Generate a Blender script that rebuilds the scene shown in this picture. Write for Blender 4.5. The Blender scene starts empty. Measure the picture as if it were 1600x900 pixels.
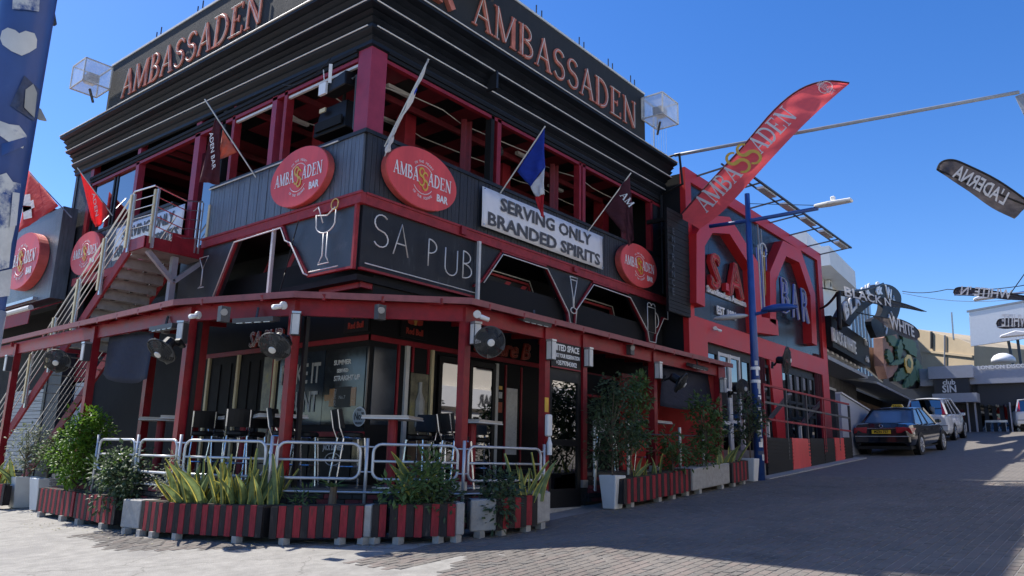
import bpy, math, random
from mathutils import Vector, Matrix
random.seed(7)
SC = bpy.context.scene
COL = SC.collection
V = Vector
rad = math.radians
# ------------------------------------------------------------------ camera
CAMPOS = V((-7.84, -9.84, 1.15))
FPX = 1200.0
def camdir(px, py): return V(((px - 800) / FPX, -(py - 450) / FPX, -1.0))
dX = camdir(1815, 738).normalized(); dY = camdir(-690, 680).normalized()
dY = (dY - dX * dX.dot(dY) * 0.5); dX = (dX - dY * dX.dot(dY) * 0.5 / dY.length_squared)
dX.normalize(); dY = (dY - dX * dX.dot(dY)).normalized(); dZ = dX.cross(dY)
ROT = Matrix((dX, dY, dZ))                 # camera space -> world
cam = bpy.data.cameras.new('Camera'); camo = bpy.data.objects.new('Camera', cam); COL.objects.link(camo)
cam.sensor_width = 36; cam.lens = FPX / 1600 * 36; cam.clip_start = 0.05; cam.clip_end = 2000
camo.matrix_world = Matrix.Translation(CAMPOS) @ ROT.to_4x4()
SC.camera = camo
# ------------------------------------------------------------------ light
SUN = V((-0.105, 0.78, 1.0)).normalized()   # towards the sun
w = bpy.data.worlds.new('World'); SC.world = w; w.use_nodes = True
nt = w.node_tree; bg = nt.nodes['Background']
sky = nt.nodes.new('ShaderNodeTexSky'); sky.sky_type = 'NISHITA'; sky.sun_disc = False
sky.sun_elevation = math.asin(SUN.z); sky.sun_rotation = math.atan2(SUN.x, SUN.y)
sky.altitude = 300; sky.air_density = 1.0; sky.dust_density = 0.3; sky.ozone_density = 3.0
hs = nt.nodes.new('ShaderNodeHueSaturation'); hs.inputs['Hue'].default_value = .512; hs.inputs['Saturation'].default_value = 1.32; hs.inputs['Value'].default_value = 1.22
nt.links.new(sky.outputs[0], hs.inputs['Color']); nt.links.new(hs.outputs[0], bg.inputs[0]); bg.inputs[1].default_value = 0.103
sl = bpy.data.lights.new('sun', 'SUN'); sl.energy = 5.0; sl.angle = rad(0.53); sl.color = (1, .95, .87)
so = bpy.data.objects.new('sun', sl); COL.objects.link(so); so.rotation_euler = SUN.to_track_quat('Z', 'Y').to_euler()
so.location = (-20, 40, 60)
SC.view_settings.view_transform = 'Standard'; SC.view_settings.look = 'None'
SC.view_settings.gamma = 1; SC.view_settings.exposure = 0.66
SC.view_settings.use_curve_mapping = False
SC.cycles.max_bounces = 6; SC.cycles.transparent_max_bounces = 12; SC.cycles.caustics_reflective = False; SC.cycles.caustics_refractive = False
# ------------------------------------------------------------------ helpers: a pixel on a known plane of the place
def ray(px, py): return ROT @ camdir(px, py)
def HP(px, py, p0, n): r = ray(px, py); return CAMPOS + r * ((V(p0) - CAMPOS).dot(V(n)) / r.dot(V(n)))
def HX(px, py, x): return HP(px, py, (x, 0, 0), (1, 0, 0))
def HY(px, py, y): return HP(px, py, (0, y, 0), (0, 1, 0))
def HZ(px, py, z): return HP(px, py, (0, 0, z), (0, 0, 1))
G0, GS = 0.08, 0.073
def gz(x): x = max(-25, min(44, x)); return G0 + GS * x
def HG(px, py, dz=0.0): return HP(px, py, (0, 0, G0 + dz), (-GS, 0, 1))
# ------------------------------------------------------------------ materials
MATS = {}
def mat(name, col, rough=.6, metal=0, var=.15, scale=6, bump=0, bscale=40, spec=.5, col2=None, f2=.5, s2=3, trans=0, coat=0, stretch=None, pos=False):
    m = bpy.data.materials.new(name); m.use_nodes = True; t = m.node_tree; b = t.nodes['Principled BSDF']
    b.inputs['Roughness'].default_value = rough; b.inputs['Metallic'].default_value = metal
    b.inputs['Specular IOR Level'].default_value = spec
    if coat: b.inputs['Coat Weight'].default_value = coat; b.inputs['Coat Roughness'].default_value = .05
    tc = t.nodes.new('ShaderNodeTexCoord'); src = tc.outputs['Object']
    if pos: src = t.nodes.new('ShaderNodeNewGeometry').outputs['Position']
    if stretch:
        mp = t.nodes.new('ShaderNodeMapping'); mp.inputs['Scale'].default_value = stretch
        t.links.new(src, mp.inputs[0]); src = mp.outputs[0]
    n = t.nodes.new('ShaderNodeTexNoise'); n.inputs['Scale'].default_value = scale; n.inputs['Detail'].default_value = 6; n.inputs['Roughness'].default_value = .65
    t.links.new(src, n.inputs['Vector'])
    r = t.nodes.new('ShaderNodeValToRGB'); t.links.new(n.outputs['Fac'], r.inputs[0])
    e = r.color_ramp.elements; e[0].position = .3; e[1].position = .72
    e[0].color = [c * (1 - var) for c in col] + [1]; e[1].color = [min(1, c * (1 + var)) for c in col] + [1]
    out = r.outputs[0]
    if col2:
        n2 = t.nodes.new('ShaderNodeTexNoise'); n2.inputs['Scale'].default_value = s2; n2.inputs['Detail'].default_value = 8; n2.inputs['Roughness'].default_value = .7
        t.links.new(src, n2.inputs['Vector'])
        r2 = t.nodes.new('ShaderNodeValToRGB'); r2.color_ramp.elements[0].position = f2; r2.color_ramp.elements[1].position = min(1, f2 + .12)
        t.links.new(n2.outputs['Fac'], r2.inputs[0])
        mx = t.nodes.new('ShaderNodeMix'); mx.data_type = 'RGBA'; t.links.new(r2.outputs[0], mx.inputs[0]); t.links.new(out, mx.inputs[6])
        mx.inputs[7].default_value = list(col2) + [1]; out = mx.outputs[2]
    t.links.new(out, b.inputs['Base Color'])
    rr = t.nodes.new('ShaderNodeMath'); rr.operation = 'MULTIPLY_ADD'; rr.inputs[1].default_value = .25; rr.inputs[2].default_value = rough - .12
    t.links.new(n.outputs['Fac'], rr.inputs[0]); t.links.new(rr.outputs[0], b.inputs['Roughness'])
    if bump:
        nb = t.nodes.new('ShaderNodeTexNoise'); nb.inputs['Scale'].default_value = bscale; nb.inputs['Detail'].default_value = 5
        t.links.new(src, nb.inputs['Vector'])
        bp = t.nodes.new('ShaderNodeBump'); bp.inputs['Strength'].default_value = bump; bp.inputs['Distance'].default_value = .02
        t.links.new(nb.outputs['Fac'], bp.inputs['Height']); t.links.new(bp.outputs[0], b.inputs['Normal'])
    if trans:
        tr = t.nodes.new('ShaderNodeBsdfTranslucent'); t.links.new(out, tr.inputs[0])
        ms = t.nodes.new('ShaderNodeMixShader'); ms.inputs[0].default_value = trans
        o = t.nodes['Material Output']; t.links.new(b.outputs[0], ms.inputs[1]); t.links.new(tr.outputs[0], ms.inputs[2]); t.links.new(ms.outputs[0], o.inputs[0])
    MATS[name] = m; return m
def glass_mat(name, tint, refl=.12, rough=.02):
    m = bpy.data.materials.new(name); m.use_nodes = True; t = m.node_tree; t.nodes.remove(t.nodes['Principled BSDF'])
    tr = t.nodes.new('ShaderNodeBsdfTransparent'); tr.inputs[0].default_value = list(tint) + [1]
    gl = t.nodes.new('ShaderNodeBsdfGlossy'); gl.inputs['Roughness'].default_value = rough
    fr = t.nodes.new('ShaderNodeFresnel'); fr.inputs[0].default_value = 1.5
    ad = t.nodes.new('ShaderNodeMath'); ad.operation = 'ADD'; ad.use_clamp = True; ad.inputs[1].default_value = refl; t.links.new(fr.outputs[0], ad.inputs[0])
    ms = t.nodes.new('ShaderNodeMixShader'); t.links.new(ad.outputs[0], ms.inputs[0]); t.links.new(tr.outputs[0], ms.inputs[1]); t.links.new(gl.outputs[0], ms.inputs[2])
    t.links.new(ms.outputs[0], t.nodes['Material Output'].inputs[0]); MATS[name] = m; return m
mat('navy', (.016, .018, .022), .5, var=.4, scale=2.5, col2=(.05, .052, .055), f2=.58, s2=4, bump=.25, spec=.3, stretch=(2, 2, .5))
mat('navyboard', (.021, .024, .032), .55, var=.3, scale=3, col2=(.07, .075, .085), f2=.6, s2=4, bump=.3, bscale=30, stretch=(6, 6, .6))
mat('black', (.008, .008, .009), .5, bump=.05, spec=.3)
mat('navysunlit', (.095, .112, .140), .36, var=.4, scale=3, col2=(.17, .185, .21), f2=.58, s2=4, bump=.3, bscale=30, stretch=(6, 6, .6))  # lighter copy of navyboard for left walls, sunlight put into the colour
mat('panelsunlit', (.034, .038, .045), .42, var=.4, scale=2, col2=(.085, .088, .09), f2=.58, s2=2.5, bump=.2)  # left fascia tone raised above navy, the sun on that side painted in
mat('ceilred', (.15, .010, .018), .6, var=.3)
mat('canred', (.225, .009, .015), .42, var=.3, scale=4, col2=(.13, .012, .016), f2=.6, s2=5, bump=.08, spec=.3)
mat('flash', (.25, .075, .075), .6, var=.25, scale=6)
mat('dark', (.010, .0105, .012), .75, spec=.25)
mat('cornice', (.0095, .012, .017), .5, var=.3, scale=2, col2=(.018, .021, .027), f2=.6, s2=2, bump=.1, spec=.22)
mat('parapet', (.018, .019, .021), .8, var=.3, scale=3, col2=(.065, .065, .066), f2=.6, s2=3, bump=.25, stretch=(2.5, 2.5, .35))
mat('red', (.25, .016, .026), .45, var=.25, scale=4, col2=(.15, .012, .02), f2=.6, s2=6, bump=.1, spec=.3)
mat('purple', (.30, .030, .060), .45, var=.2, scale=3, col2=(.22, .025, .045), f2=.6, s2=5, spec=.35)
mat('redfade', (.30, .034, .042), .6, var=.3, scale=5, col2=(.20, .035, .04), f2=.58, s2=4, spec=.25)
mat('signred', (.68, .080, .080), .42, var=.16, scale=1.5, spec=.3, stretch=(2, 2, .5))
mat('signrim', (.56, .10, .085), .5, var=.2)
mat('salmon', (.50, .165, .12), .7, var=.35, scale=5, col2=(.42, .24, .21), f2=.56, s2=2, spec=.2)
mat('neon', (.72, .70, .66), .4, var=.12)
mat('neonred', (.45, .06, .04), .35)
mat('neongold', (.62, .42, .12), .35)
mat('neonblue', (.16, .22, .62), .35)
mat('white', (.78, .78, .77), .45, var=.05)
mat('offwhite', (.62, .61, .58), .55, var=.12, col2=(.45, .43, .4), f2=.66, s2=5)
mat('gold', (.70, .42, .05), .4)
mat('cream', (.66, .56, .34), .6, var=.15, scale=8, stretch=(8, 8, 1))
mat('steel', (.50, .52, .54), .38, metal=.8, var=.15, col2=(.35, .36, .37), f2=.6, s2=9)
mat('railsteel', (.58, .59, .60), .34, metal=.35, var=.12)
mat('duskglass', (.025, .036, .05), .15, var=.5, scale=1.2, spec=.6)
mat('chrome', (.68, .69, .70), .2, metal=1, var=.1)
mat('greysteel', (.30, .29, .28), .55, metal=.15, var=.2, col2=(.13, .12, .115), f2=.58, s2=5)
mat('greypaint', (.30, .31, .33), .5)
mat('darkgrey', (.055, .056, .06), .5)
mat('fan', (.035, .036, .037), .55, var=.3, scale=12, col2=(.11, .105, .095), f2=.55, s2=10)
mat('slatred', (.27, .026, .034), .7, var=.4, scale=7, col2=(.15, .035, .034), f2=.55, s2=6, bump=.35, stretch=(3, 3, .7), pos=True, spec=.25)
mat('slatblack', (.028, .024, .024), .7, var=.35, scale=7, col2=(.08, .062, .055), f2=.57, s2=6, bump=.35, stretch=(3, 3, .7), pos=True, spec=.25)
mat('concrete', (.36, .345, .32), .9, var=.2, scale=9, col2=(.22, .21, .2), f2=.62, s2=7, bump=.4)
mat('soil', (.06, .045, .033), .95, var=.3, bump=.8)
mat('potwhite', (.66, .66, .64), .5, var=.06, col2=(.45, .43, .39), f2=.7, s2=6)
mat('bluepole', (.022, .065, .24), .35, var=.25, scale=3, col2=(.05, .10, .27), f2=.6, s2=3)
mat('lampblue', (.025, .075, .27), .35, var=.2, scale=4, col2=(.02, .05, .17), f2=.6)
mat('sticker', (.55, .56, .56), .6, var=.2, scale=14, col2=(.2, .24, .35), f2=.58, s2=14)
mat('peel', (.60, .60, .58), .7, var=.15, scale=20, col2=(.03, .075, .24), f2=.5, s2=11)
mat('stickerdark', (.04, .06, .13), .5, var=.5, scale=20, col2=(.35, .4, .5), f2=.62, s2=24)
mat('redfabric', (.92, .13, .135), .8, var=.06, trans=.6, bump=.9, bscale=5, stretch=(1, 1, 2.2))
mat('swissred', (.60, .03, .035), .8, var=.08, trans=.35, bump=.9, bscale=5, stretch=(1, 1, 2.2))
mat('maroon', (.11, .03, .042), .85, var=.2, trans=.4, bump=.9, bscale=5, stretch=(1, 1, 2.2))
mat('orangefab', (.55, .16, .10), .8, trans=.35, bump=.9, bscale=5, stretch=(1, 1, 2.2))
mat('flagwhite', (.75, .75, .75), .8, var=.04, trans=.3, bump=.9, bscale=5, stretch=(1, 1, 2.2))
mat('flagblue', (.016, .05, .38), .8, trans=.3, bump=.9, bscale=5, stretch=(1, 1, 2.2))
mat('flagred', (.55, .02, .03), .8, trans=.3, bump=.9, bscale=5, stretch=(1, 1, 2.2))
mat('blackfab', (.022, .022, .025), .85, var=.3, trans=.12, bump=.9, bscale=5, stretch=(1, 1, 2.2))
mat('greyfab', (.10, .088, .09), .85, var=.45, scale=3, trans=.4, bump=.9, bscale=5, stretch=(1, 1, 2.2))
mat('bluecloth', (.020, .024, .045), .85, var=.2, bump=.9, bscale=5, stretch=(1, 1, 2.2))
mat('banner', (.76, .76, .77), .5, var=.04)
mat('ink', (.07, .07, .075), .6)
mat('sabrd', (.022, .028, .040), .22, var=.25, scale=.8, spec=.35)
mat('sared', (.56, .028, .032), .42, var=.1, scale=1, spec=.3)
mat('rubber', (.012, .012, .012), .8)
mat('carpaint', (.006, .007, .010), .15, var=.1, coat=1)
mat('carwhite', (.72, .73, .74), .25, coat=.8, var=.02)
mat('taillight', (.35, .01, .015), .15, coat=1)
mat('plate', (.72, .46, .03), .4)
mat('beige', (.46, .37, .25), .9, var=.12, scale=.6, col2=(.38, .30, .2), f2=.6, s2=.7, bump=.2)
mat('render', (.82, .81, .79), .85, var=.05, scale=1)
mat('sinblack', (.040, .042, .048), .6, var=.1, scale=1)
mat('sinband', (.36, .38, .44), .5, var=.06)
mat('bwblack', (.018, .018, .019), .6, var=.3, spec=.2)
mat('stone', (.10, .095, .09), .9, var=.5, scale=3, bump=.6, bscale=12)
mat('skyglass', (.10, .17, .26), .08, var=.25, scale=.5, spec=.8)
mat('skin', (.30, .16, .12), .7, var=.3, scale=2)
mat('leafgreen', (.075, .15, .085), .7, var=.3, scale=3)
mat('brownwood', (.16, .10, .06), .7, var=.35, scale=6, stretch=(4, 4, .5))
mat('posterpic', (.16, .15, .10), .4, var=.8, scale=3, col2=(.28, .25, .07), f2=.55, s2=3)
mat('shutter', (.30, .31, .33), .5)
mat('brickred', (.14, .025, .03), .8, var=.3); mat('brickblack', (.018, .018, .02), .7, var=.3)
mat('screen', (.018, .022, .026), .15, spec=.6)
mat('whisky', (.26, .10, .025), .25); mat('labelgrey', (.33, .33, .31), .5)
mat('lens', (.5, .52, .55), .15)
mat('woodtop', (.5, .44, .36), .5, var=.15)
def leafmat(name, col, var=.35):
    return mat(name, col, .5, var=var, scale=11, trans=.32, spec=.35, pos=True)
leafmat('leafdark', (.075, .115, .055)); leafmat('leafbright', (.12, .23, .02)); leafmat('leafmid', (.10, .165, .05)); leafmat('leafgrey', (.22, .25, .16)); leafmat('leafsnake', (.19, .25, .10)); leafmat('leafyellow', (.62, .54, .12)); leafmat('leafdry', (.22, .2, .09))
mat('bark', (.13, .10, .07), .9, var=.3, bump=.5)
glass_mat('glass', (.55, .6, .62), .06); glass_mat('glassclear', (.86, .9, .9), .03); glass_mat('glassdark', (.10, .11, .12), .28)
fm = mat('frost', (.75, .77, .78), .4, var=.2, scale=4)
_t = fm.node_tree; _a = _t.nodes.new('ShaderNodeBsdfTransparent'); _m = _t.nodes.new('ShaderNodeMixShader'); _m.inputs[0].default_value = .38; _t.links.new(_a.outputs[0], _m.inputs[1]); _t.links.new(_t.nodes['Principled BSDF'].outputs[0], _m.inputs[2]); _t.links.new(_m.outputs[0], _t.nodes['Material Output'].inputs[0])
glass_mat('mesh', (.42, .42, .42), .0, .6)
def ground_mat():
    m = mat('asphalt', (.275, .262, .238), .9, var=.24, scale=5, col2=(.215, .205, .19), f2=.52, s2=.8, bump=.6, bscale=55)
    t = m.node_tree; b = t.nodes['Principled BSDF']; src = b.inputs['Base Color'].links[0].from_socket
    tc = t.nodes.new('ShaderNodeTexCoord'); sp = t.nodes.new('ShaderNodeSeparateXYZ'); t.links.new(tc.outputs['Object'], sp.inputs[0])
    # cracks
    nz = t.nodes.new('ShaderNodeTexNoise'); nz.inputs['Scale'].default_value = 2.2; nz.inputs['Detail'].default_value = 6; t.links.new(tc.outputs['Object'], nz.inputs['Vector'])
    mxv = t.nodes.new('ShaderNodeMix'); mxv.data_type = 'RGBA'; mxv.inputs[0].default_value = .35; t.links.new(tc.outputs['Object'], mxv.inputs[6]); t.links.new(nz.outputs['Color'], mxv.inputs[7])
    vo = t.nodes.new('ShaderNodeTexVoronoi'); vo.feature = 'DISTANCE_TO_EDGE'; vo.inputs['Scale'].default_value = .42; t.links.new(mxv.outputs[2], vo.inputs['Vector'])
    cr = t.nodes.new('ShaderNodeValToRGB'); cr.color_ramp.elements[0].position = .001; cr.color_ramp.elements[1].position = .004; cr.color_ramp.elements[0].color = (.55, .54, .53, 1); cr.color_ramp.elements[1].color = (1, 1, 1, 1)
    t.links.new(vo.outputs['Distance'], cr.inputs[0])
    mu = t.nodes.new('ShaderNodeMix'); mu.data_type = 'RGBA'; mu.blend_type = 'MULTIPLY'; mu.inputs[0].default_value = .8; t.links.new(src, mu.inputs[6]); t.links.new(cr.outputs[0], mu.inputs[7])
    # far block paving beyond the built pavers
    mp = t.nodes.new('ShaderNodeMapping'); t.links.new(tc.outputs['Object'], mp.inputs[0])
    bk = t.nodes.new('ShaderNodeTexBrick'); bk.inputs['Scale'].default_value = 1; bk.inputs['Brick Width'].default_value = .21; bk.inputs['Row Height'].default_value = .107; bk.inputs['Mortar Size'].default_value = .006
    bk.inputs['Color1'].default_value = (.145, .132, .118, 1); bk.inputs['Color2'].default_value = (.175, .158, .142, 1); bk.inputs['Mortar'].default_value = (.10, .095, .09, 1); t.links.new(mp.outputs[0], bk.inputs['Vector'])
    gt = t.nodes.new('ShaderNodeMath'); gt.operation = 'GREATER_THAN'; gt.inputs[1].default_value = 11.0; t.links.new(sp.outputs[0], gt.inputs[0])
    m2 = t.nodes.new('ShaderNodeMix'); m2.data_type = 'RGBA'; t.links.new(gt.outputs[0], m2.inputs[0]); t.links.new(mu.outputs[2], m2.inputs[6]); t.links.new(bk.outputs[0], m2.inputs[7])
    t.links.new(m2.outputs[2], b.inputs['Base Color'])
ground_mat()
mat('paver', (.170, .152, .134), .9, var=.3, scale=.6, col2=(.115, .106, .096), f2=.53, s2=.3, bump=.4, bscale=50, pos=True, spec=.3)
mat('paver2', (.182, .154, .136), .9, var=.3, scale=.6, col2=(.125, .11, .098), f2=.54, s2=.3, bump=.4, bscale=50, pos=True, spec=.3)
mat('paver3', (.158, .146, .132), .9, var=.3, scale=.6, col2=(.11, .102, .094), f2=.53, s2=.3, bump=.4, bscale=50, pos=True, spec=.3)
# ------------------------------------------------------------------ mesh builder
ORG = {}
class MB:
    def __init__(s): s.v = []; s.f = []
    def add(s, vs, fs):
        o = len(s.v); s.v += [tuple(p) for p in vs]; s.f += [tuple(i + o for i in f) for f in fs]; return s
    def box(s, x0, x1, y0, y1, z0, z1):
        x0, x1 = sorted((x0, x1)); y0, y1 = sorted((y0, y1)); z0, z1 = sorted((z0, z1))
        return s.add([(x0, y0, z0), (x1, y0, z0), (x1, y1, z0), (x0, y1, z0), (x0, y0, z1), (x1, y0, z1), (x1, y1, z1), (x0, y1, z1)],
                     [(0, 3, 2, 1), (4, 5, 6, 7), (0, 1, 5, 4), (1, 2, 6, 5), (2, 3, 7, 6), (3, 0, 4, 7)])
    def bar(s, a, b, w, h, up=(0, 0, 1)):
        a, b, up = V(a), V(b), V(up); d = (b - a).normalized(); r = d.cross(up)
        if r.length < 1e-4: r = d.cross(V((1, 0, 0)))
        r.normalize(); u = r.cross(d); r *= w / 2; u *= h / 2
        return s.add([a - r - u, a + r - u, a + r + u, a - r + u, b - r - u, b + r - u, b + r + u, b - r + u],
                     [(0, 3, 2, 1), (4, 5, 6, 7), (0, 1, 5, 4), (1, 2, 6, 5), (2, 3, 7, 6), (3, 0, 4, 7)])
    def tube(s, pts, r, n=8, closed=False, r1=None):
        pts = [V(p) for p in pts]; m = len(pts); o = len(s.v); prev = None
        for i, p in enumerate(pts):
            if closed: d = pts[(i + 1) % m] - pts[i - 1]
            else: d = pts[min(i + 1, m - 1)] - pts[max(i - 1, 0)]
            d.normalize()
            u = prev if prev is not None else (V((0, 0, 1)) if abs(d.z) < .9 else V((1, 0, 0)))
            x = d.cross(u)
            if x.length < 1e-4: x = d.cross(V((.3, .7, .2)))
            x.normalize(); y = x.cross(d); prev = y
            rr = r if r1 is None else r + (r1 - r) * i / max(1, m - 1)
            for k in range(n):
                a = 2 * math.pi * k / n; s.v.append(tuple(p + x * math.cos(a) * rr + y * math.sin(a) * rr))
        for i in range(m if closed else m - 1):
            j = (i + 1) % m
            for k in range(n):
                l = (k + 1) % n; s.f.append((o + i * n + k, o + i * n + l, o + j * n + l, o + j * n + k))
        if not closed:
            s.f.append(tuple(o + k for k in range(n))[::-1]); s.f.append(tuple(o + (m - 1) * n + k for k in range(n)))
        return s
    def prism(s, poly, vec):
        poly = [V(p) for p in poly]; vec = V(vec); n = len(poly); o = len(s.v)
        s.v += [tuple(p) for p in poly] + [tuple(p + vec) for p in poly]
        s.f.append(tuple(o + i for i in range(n))[::-1]); s.f.append(tuple(o + n + i for i in range(n)))
        for i in range(n): j = (i + 1) % n; s.f.append((o + i, o + j, o + n + j, o + n + i))
        return s
    def quad(s, *p): o = len(s.v); s.v += [tuple(q) for q in p]; s.f.append(tuple(range(o, o + len(p)))); return s
    def lathe(s, c, prof, n=16, axis=(0, 0, 1), x=None):
        c = V(c); ax = V(axis).normalized(); u = V(x) if x else (ax.cross(V((0, 1, 0))) if abs(ax.y) < .9 else ax.cross(V((1, 0, 0)))); u.normalize(); v = ax.cross(u); o = len(s.v); m = len(prof)
        for r, h in prof:
            for k in range(n):
                a = 2 * math.pi * k / n; s.v.append(tuple(c + ax * h + (u * math.cos(a) + v * math.sin(a)) * r))
        for i in range(m - 1):
            for k in range(n):
                l = (k + 1) % n; s.f.append((o + i * n + k, o + i * n + l, o + (i + 1) * n + l, o + (i + 1) * n + k))
        s.f.append(tuple(o + k for k in range(n))[::-1]); s.f.append(tuple(o + (m - 1) * n + k for k in range(n)))
        return s
    def grid(s, fn, nu, nv, thick=None):
        o = len(s.v)
        for i in range(nu + 1):
            for j in range(nv + 1): s.v.append(tuple(fn(i / nu, j / nv)))
        for i in range(nu):
            for j in range(nv): a = o + i * (nv + 1) + j; s.f.append((a, a + nv + 1, a + nv + 2, a + 1))
        return s
    def mesh(s, name, mt, smooth=False, org=V((0, 0, 0))):
        me = bpy.data.meshes.new(name); me.from_pydata([(p[0] - org[0], p[1] - org[1], p[2] - org[2]) for p in s.v], [], s.f); me.update()
        for m in (mt if isinstance(mt, (list, tuple)) else [mt]): me.materials.append(MATS[m])
        if smooth:
            for p in me.polygons: p.use_smooth = True
        return me
    def build(s, name, mt, parent=None, smooth=False, kind=None, label=None, bevel=0):
        org = ORG.get(parent.name, V((0, 0, 0))) if parent else V((0, 0, 0))
        o = link(name, s.mesh(name, mt, smooth, org), parent)
        if smooth == 'auto': pass
        if kind: o['kind'] = kind
        if label: o['label'] = label
        if bevel:
            b = o.modifiers.new('bevel', 'BEVEL'); b.width = bevel; b.segments = 1; b.limit_method = 'ANGLE'
        return o
def link(name, me, parent=None):
    o = bpy.data.objects.new(name, me); COL.objects.link(o)
    if parent: o.parent = parent; ORG[o.name] = ORG.get(parent.name, V((0, 0, 0)))
    return o
def tag(o, label, cat, group=None, kind=None):
    o['label'] = label; o['category'] = cat
    if group: o['group'] = group
    if kind: o['kind'] = kind
    return o
def T(name, label, cat, loc=(0, 0, 0), group=None, rz=0):
    o = bpy.data.objects.new(name, None); COL.objects.link(o); o.location = loc; o.rotation_euler = (0, 0, rz); o.empty_display_size = .2
    ORG[o.name] = V(loc); return tag(o, label, cat, group)
def dup(root, label, loc=None, rz=None, mw=None, group=None):
    r = root.copy(); COL.objects.link(r); r['label'] = label
    if group: r['group'] = group
    if loc is not None: r.location = loc
    if rz is not None: r.rotation_euler = (0, 0, rz)
    if mw is not None: r.matrix_world = mw
    for ch in list(root.children):
        c = ch.copy(); COL.objects.link(c); c.parent = r
        for g in list(ch.children):
            d = g.copy(); COL.objects.link(d); d.parent = c
    return r
def frame_mw(o, right, up):
    r = V(right).normalized(); u = V(up); u = (u - r * u.dot(r)).normalized(); n = r.cross(u)
    return Matrix.Translation(V(o)) @ Matrix((r, u, n)).transposed().to_4x4()
FM = {}
def text(s, name, mt, parent, o, right, up, size, depth=.004, align='CENTER', width=None, shear=0, bold=0, outline=0, mirror=False):
    """flat lettering: origin o is the middle of the baseline, cap height = size"""
    c = bpy.data.curves.new(name, 'FONT'); c.body = s; c.size = size / .72; c.align_x = align; c.extrude = depth / 2; c.shear = shear; c.offset = bold; c.resolution_u = 2
    if outline: c.fill_mode = 'NONE'; c.extrude = 0; c.bevel_depth = outline; c.bevel_resolution = 0
    ob = bpy.data.objects.new(name, c); COL.objects.link(ob)
    me = bpy.data.meshes.new_from_object(ob)
    bpy.data.objects.remove(ob); bpy.data.curves.remove(c)
    xs = [v.co.x for v in me.vertices] or [0, 1]
    k = (width / (max(xs) - min(xs))) if width else 1
    M = frame_mw(o, right, up); org = ORG.get(parent.name, V((0, 0, 0))) if parent else V((0, 0, 0))
    for v in me.vertices:
        co = v.co.copy(); co.x *= k * (-1 if mirror else 1); v.co = (M @ co) - org
    if mirror: me.flip_normals()
    me.materials.clear(); me.materials.append(MATS[mt])
    return link(name, me, parent)
# serif capitals as strokes: polyline, start thickness, end thickness
def arc(cx, cy, rx, ry, a0, a1, n=9): return [(cx + rx * math.cos(rad(a0 + (a1 - a0) * i / n)), cy + ry * math.sin(rad(a0 + (a1 - a0) * i / n))) for i in range(n + 1)]
TK, TN = .17, .07
SERIF = {
 'A': (.80, [([(.07, 0), (.40, 1)], TN, TN), ([(.38, 1), (.72, 0)], TK, TK), ([(.17, .34), (.60, .34)], TN, TN), ([(-.03, .02), (.19, .02)], .05, .05), ([(.56, .02), (.86, .02)], .05, .05)]),
 'M': (1.02, [([(.12, 0), (.14, 1)], TN, TN), ([(.14, .97), (.50, .05)], TK, TK), ([(.50, .05), (.86, .97)], TN, TN), ([(.87, 1), (.89, 0)], TK, TK), ([(0, .02), (.24, .02)], .05, .05), ([(.74, .02), (1.02, .02)], .05, .05), ([(0, .98), (.15, .98)], .05, .05), ([(.86, .98), (1.0, .98)], .05, .05)]),
 'B': (.74, [([(.16, 0), (.16, 1)], TK, TK), (arc(.30, .76, .28, .22, 90, -90), .10, .10), (arc(.32, .27, .34, .25, 90, -90), .12, .12), ([(.1, .98), (.32, .98)], .05, .05), ([(.1, .525), (.32, .525)], .06, .06), ([(.0, .02), (.34, .02)], .05, .05), ([(0, .98), (.1, .98)], .05, .05)]),
 'S': (.66, [(arc(.33, .74, .24, .22, 20, 270, 12), .08, .15), (arc(.33, .27, .26, .25, 90, -160, 12), .15, .08)]),
 'D': (.86, [([(.17, 0), (.17, 1)], TK, TK), (arc(.32, .5, .44, .47, 90, -90, 12), .13, .13), ([(.0, .98), (.34, .98)], .06, .06), ([(0, .02), (.34, .02)], .06, .06)]),
 'E': (.72, [([(.16, 0), (.16, 1)], TK, TK), ([(0, .975), (.62, .975)], .06, .06), ([(0, .025), (.66, .025)], .06, .06), ([(.16, .52), (.46, .52)], .06, .06), ([(.62, 1), (.60, .80)], .05, .05), ([(.66, 0), (.67, .24)], .05, .05), ([(.46, .62), (.46, .42)], .05, .05)]),
 'N': (.92, [([(.15, 0), (.15, 1)], TN, TN), ([(.13, .98), (.77, .02)], TK, TK), ([(.79, 0), (.79, 1)], TN, TN), ([(.02, .02), (.29, .02)], .05, .05), ([(0, .98), (.2, .98)], .05, .05), ([(.65, .98), (.93, .98)], .05, .05)]),
 'R': (.80, [([(.16, 0), (.16, 1)], TK, TK), (arc(.30, .74, .28, .24, 90, -90), .11, .11), ([(.1, .98), (.32, .98)], .05, .05), ([(.1, .5), (.32, .5)], .06, .06), ([(.36, .5), (.72, .0)], TK, TK), ([(0, .02), (.34, .02)], .05, .05)]),
}
def glyph_polys(ch):
    wd, st = SERIF[ch]; out = []
    for pts, a, b in st:
        P = [V((x, y)) for x, y in pts]; n = len(P); L = []; R = []
        for i, p in enumerate(P):
            d = (P[min(i + 1, n - 1)] - P[max(i - 1, 0)]).normalized(); q = V((-d.y, d.x)); t = (a + (b - a) * (i / (n - 1))) / 2
            L.append(p + q * t); R.append(p - q * t)
        for i in range(n - 1): out.append([L[i], L[i + 1], R[i + 1], R[i]])
    return wd, out, [s[0] for s in st]
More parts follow.
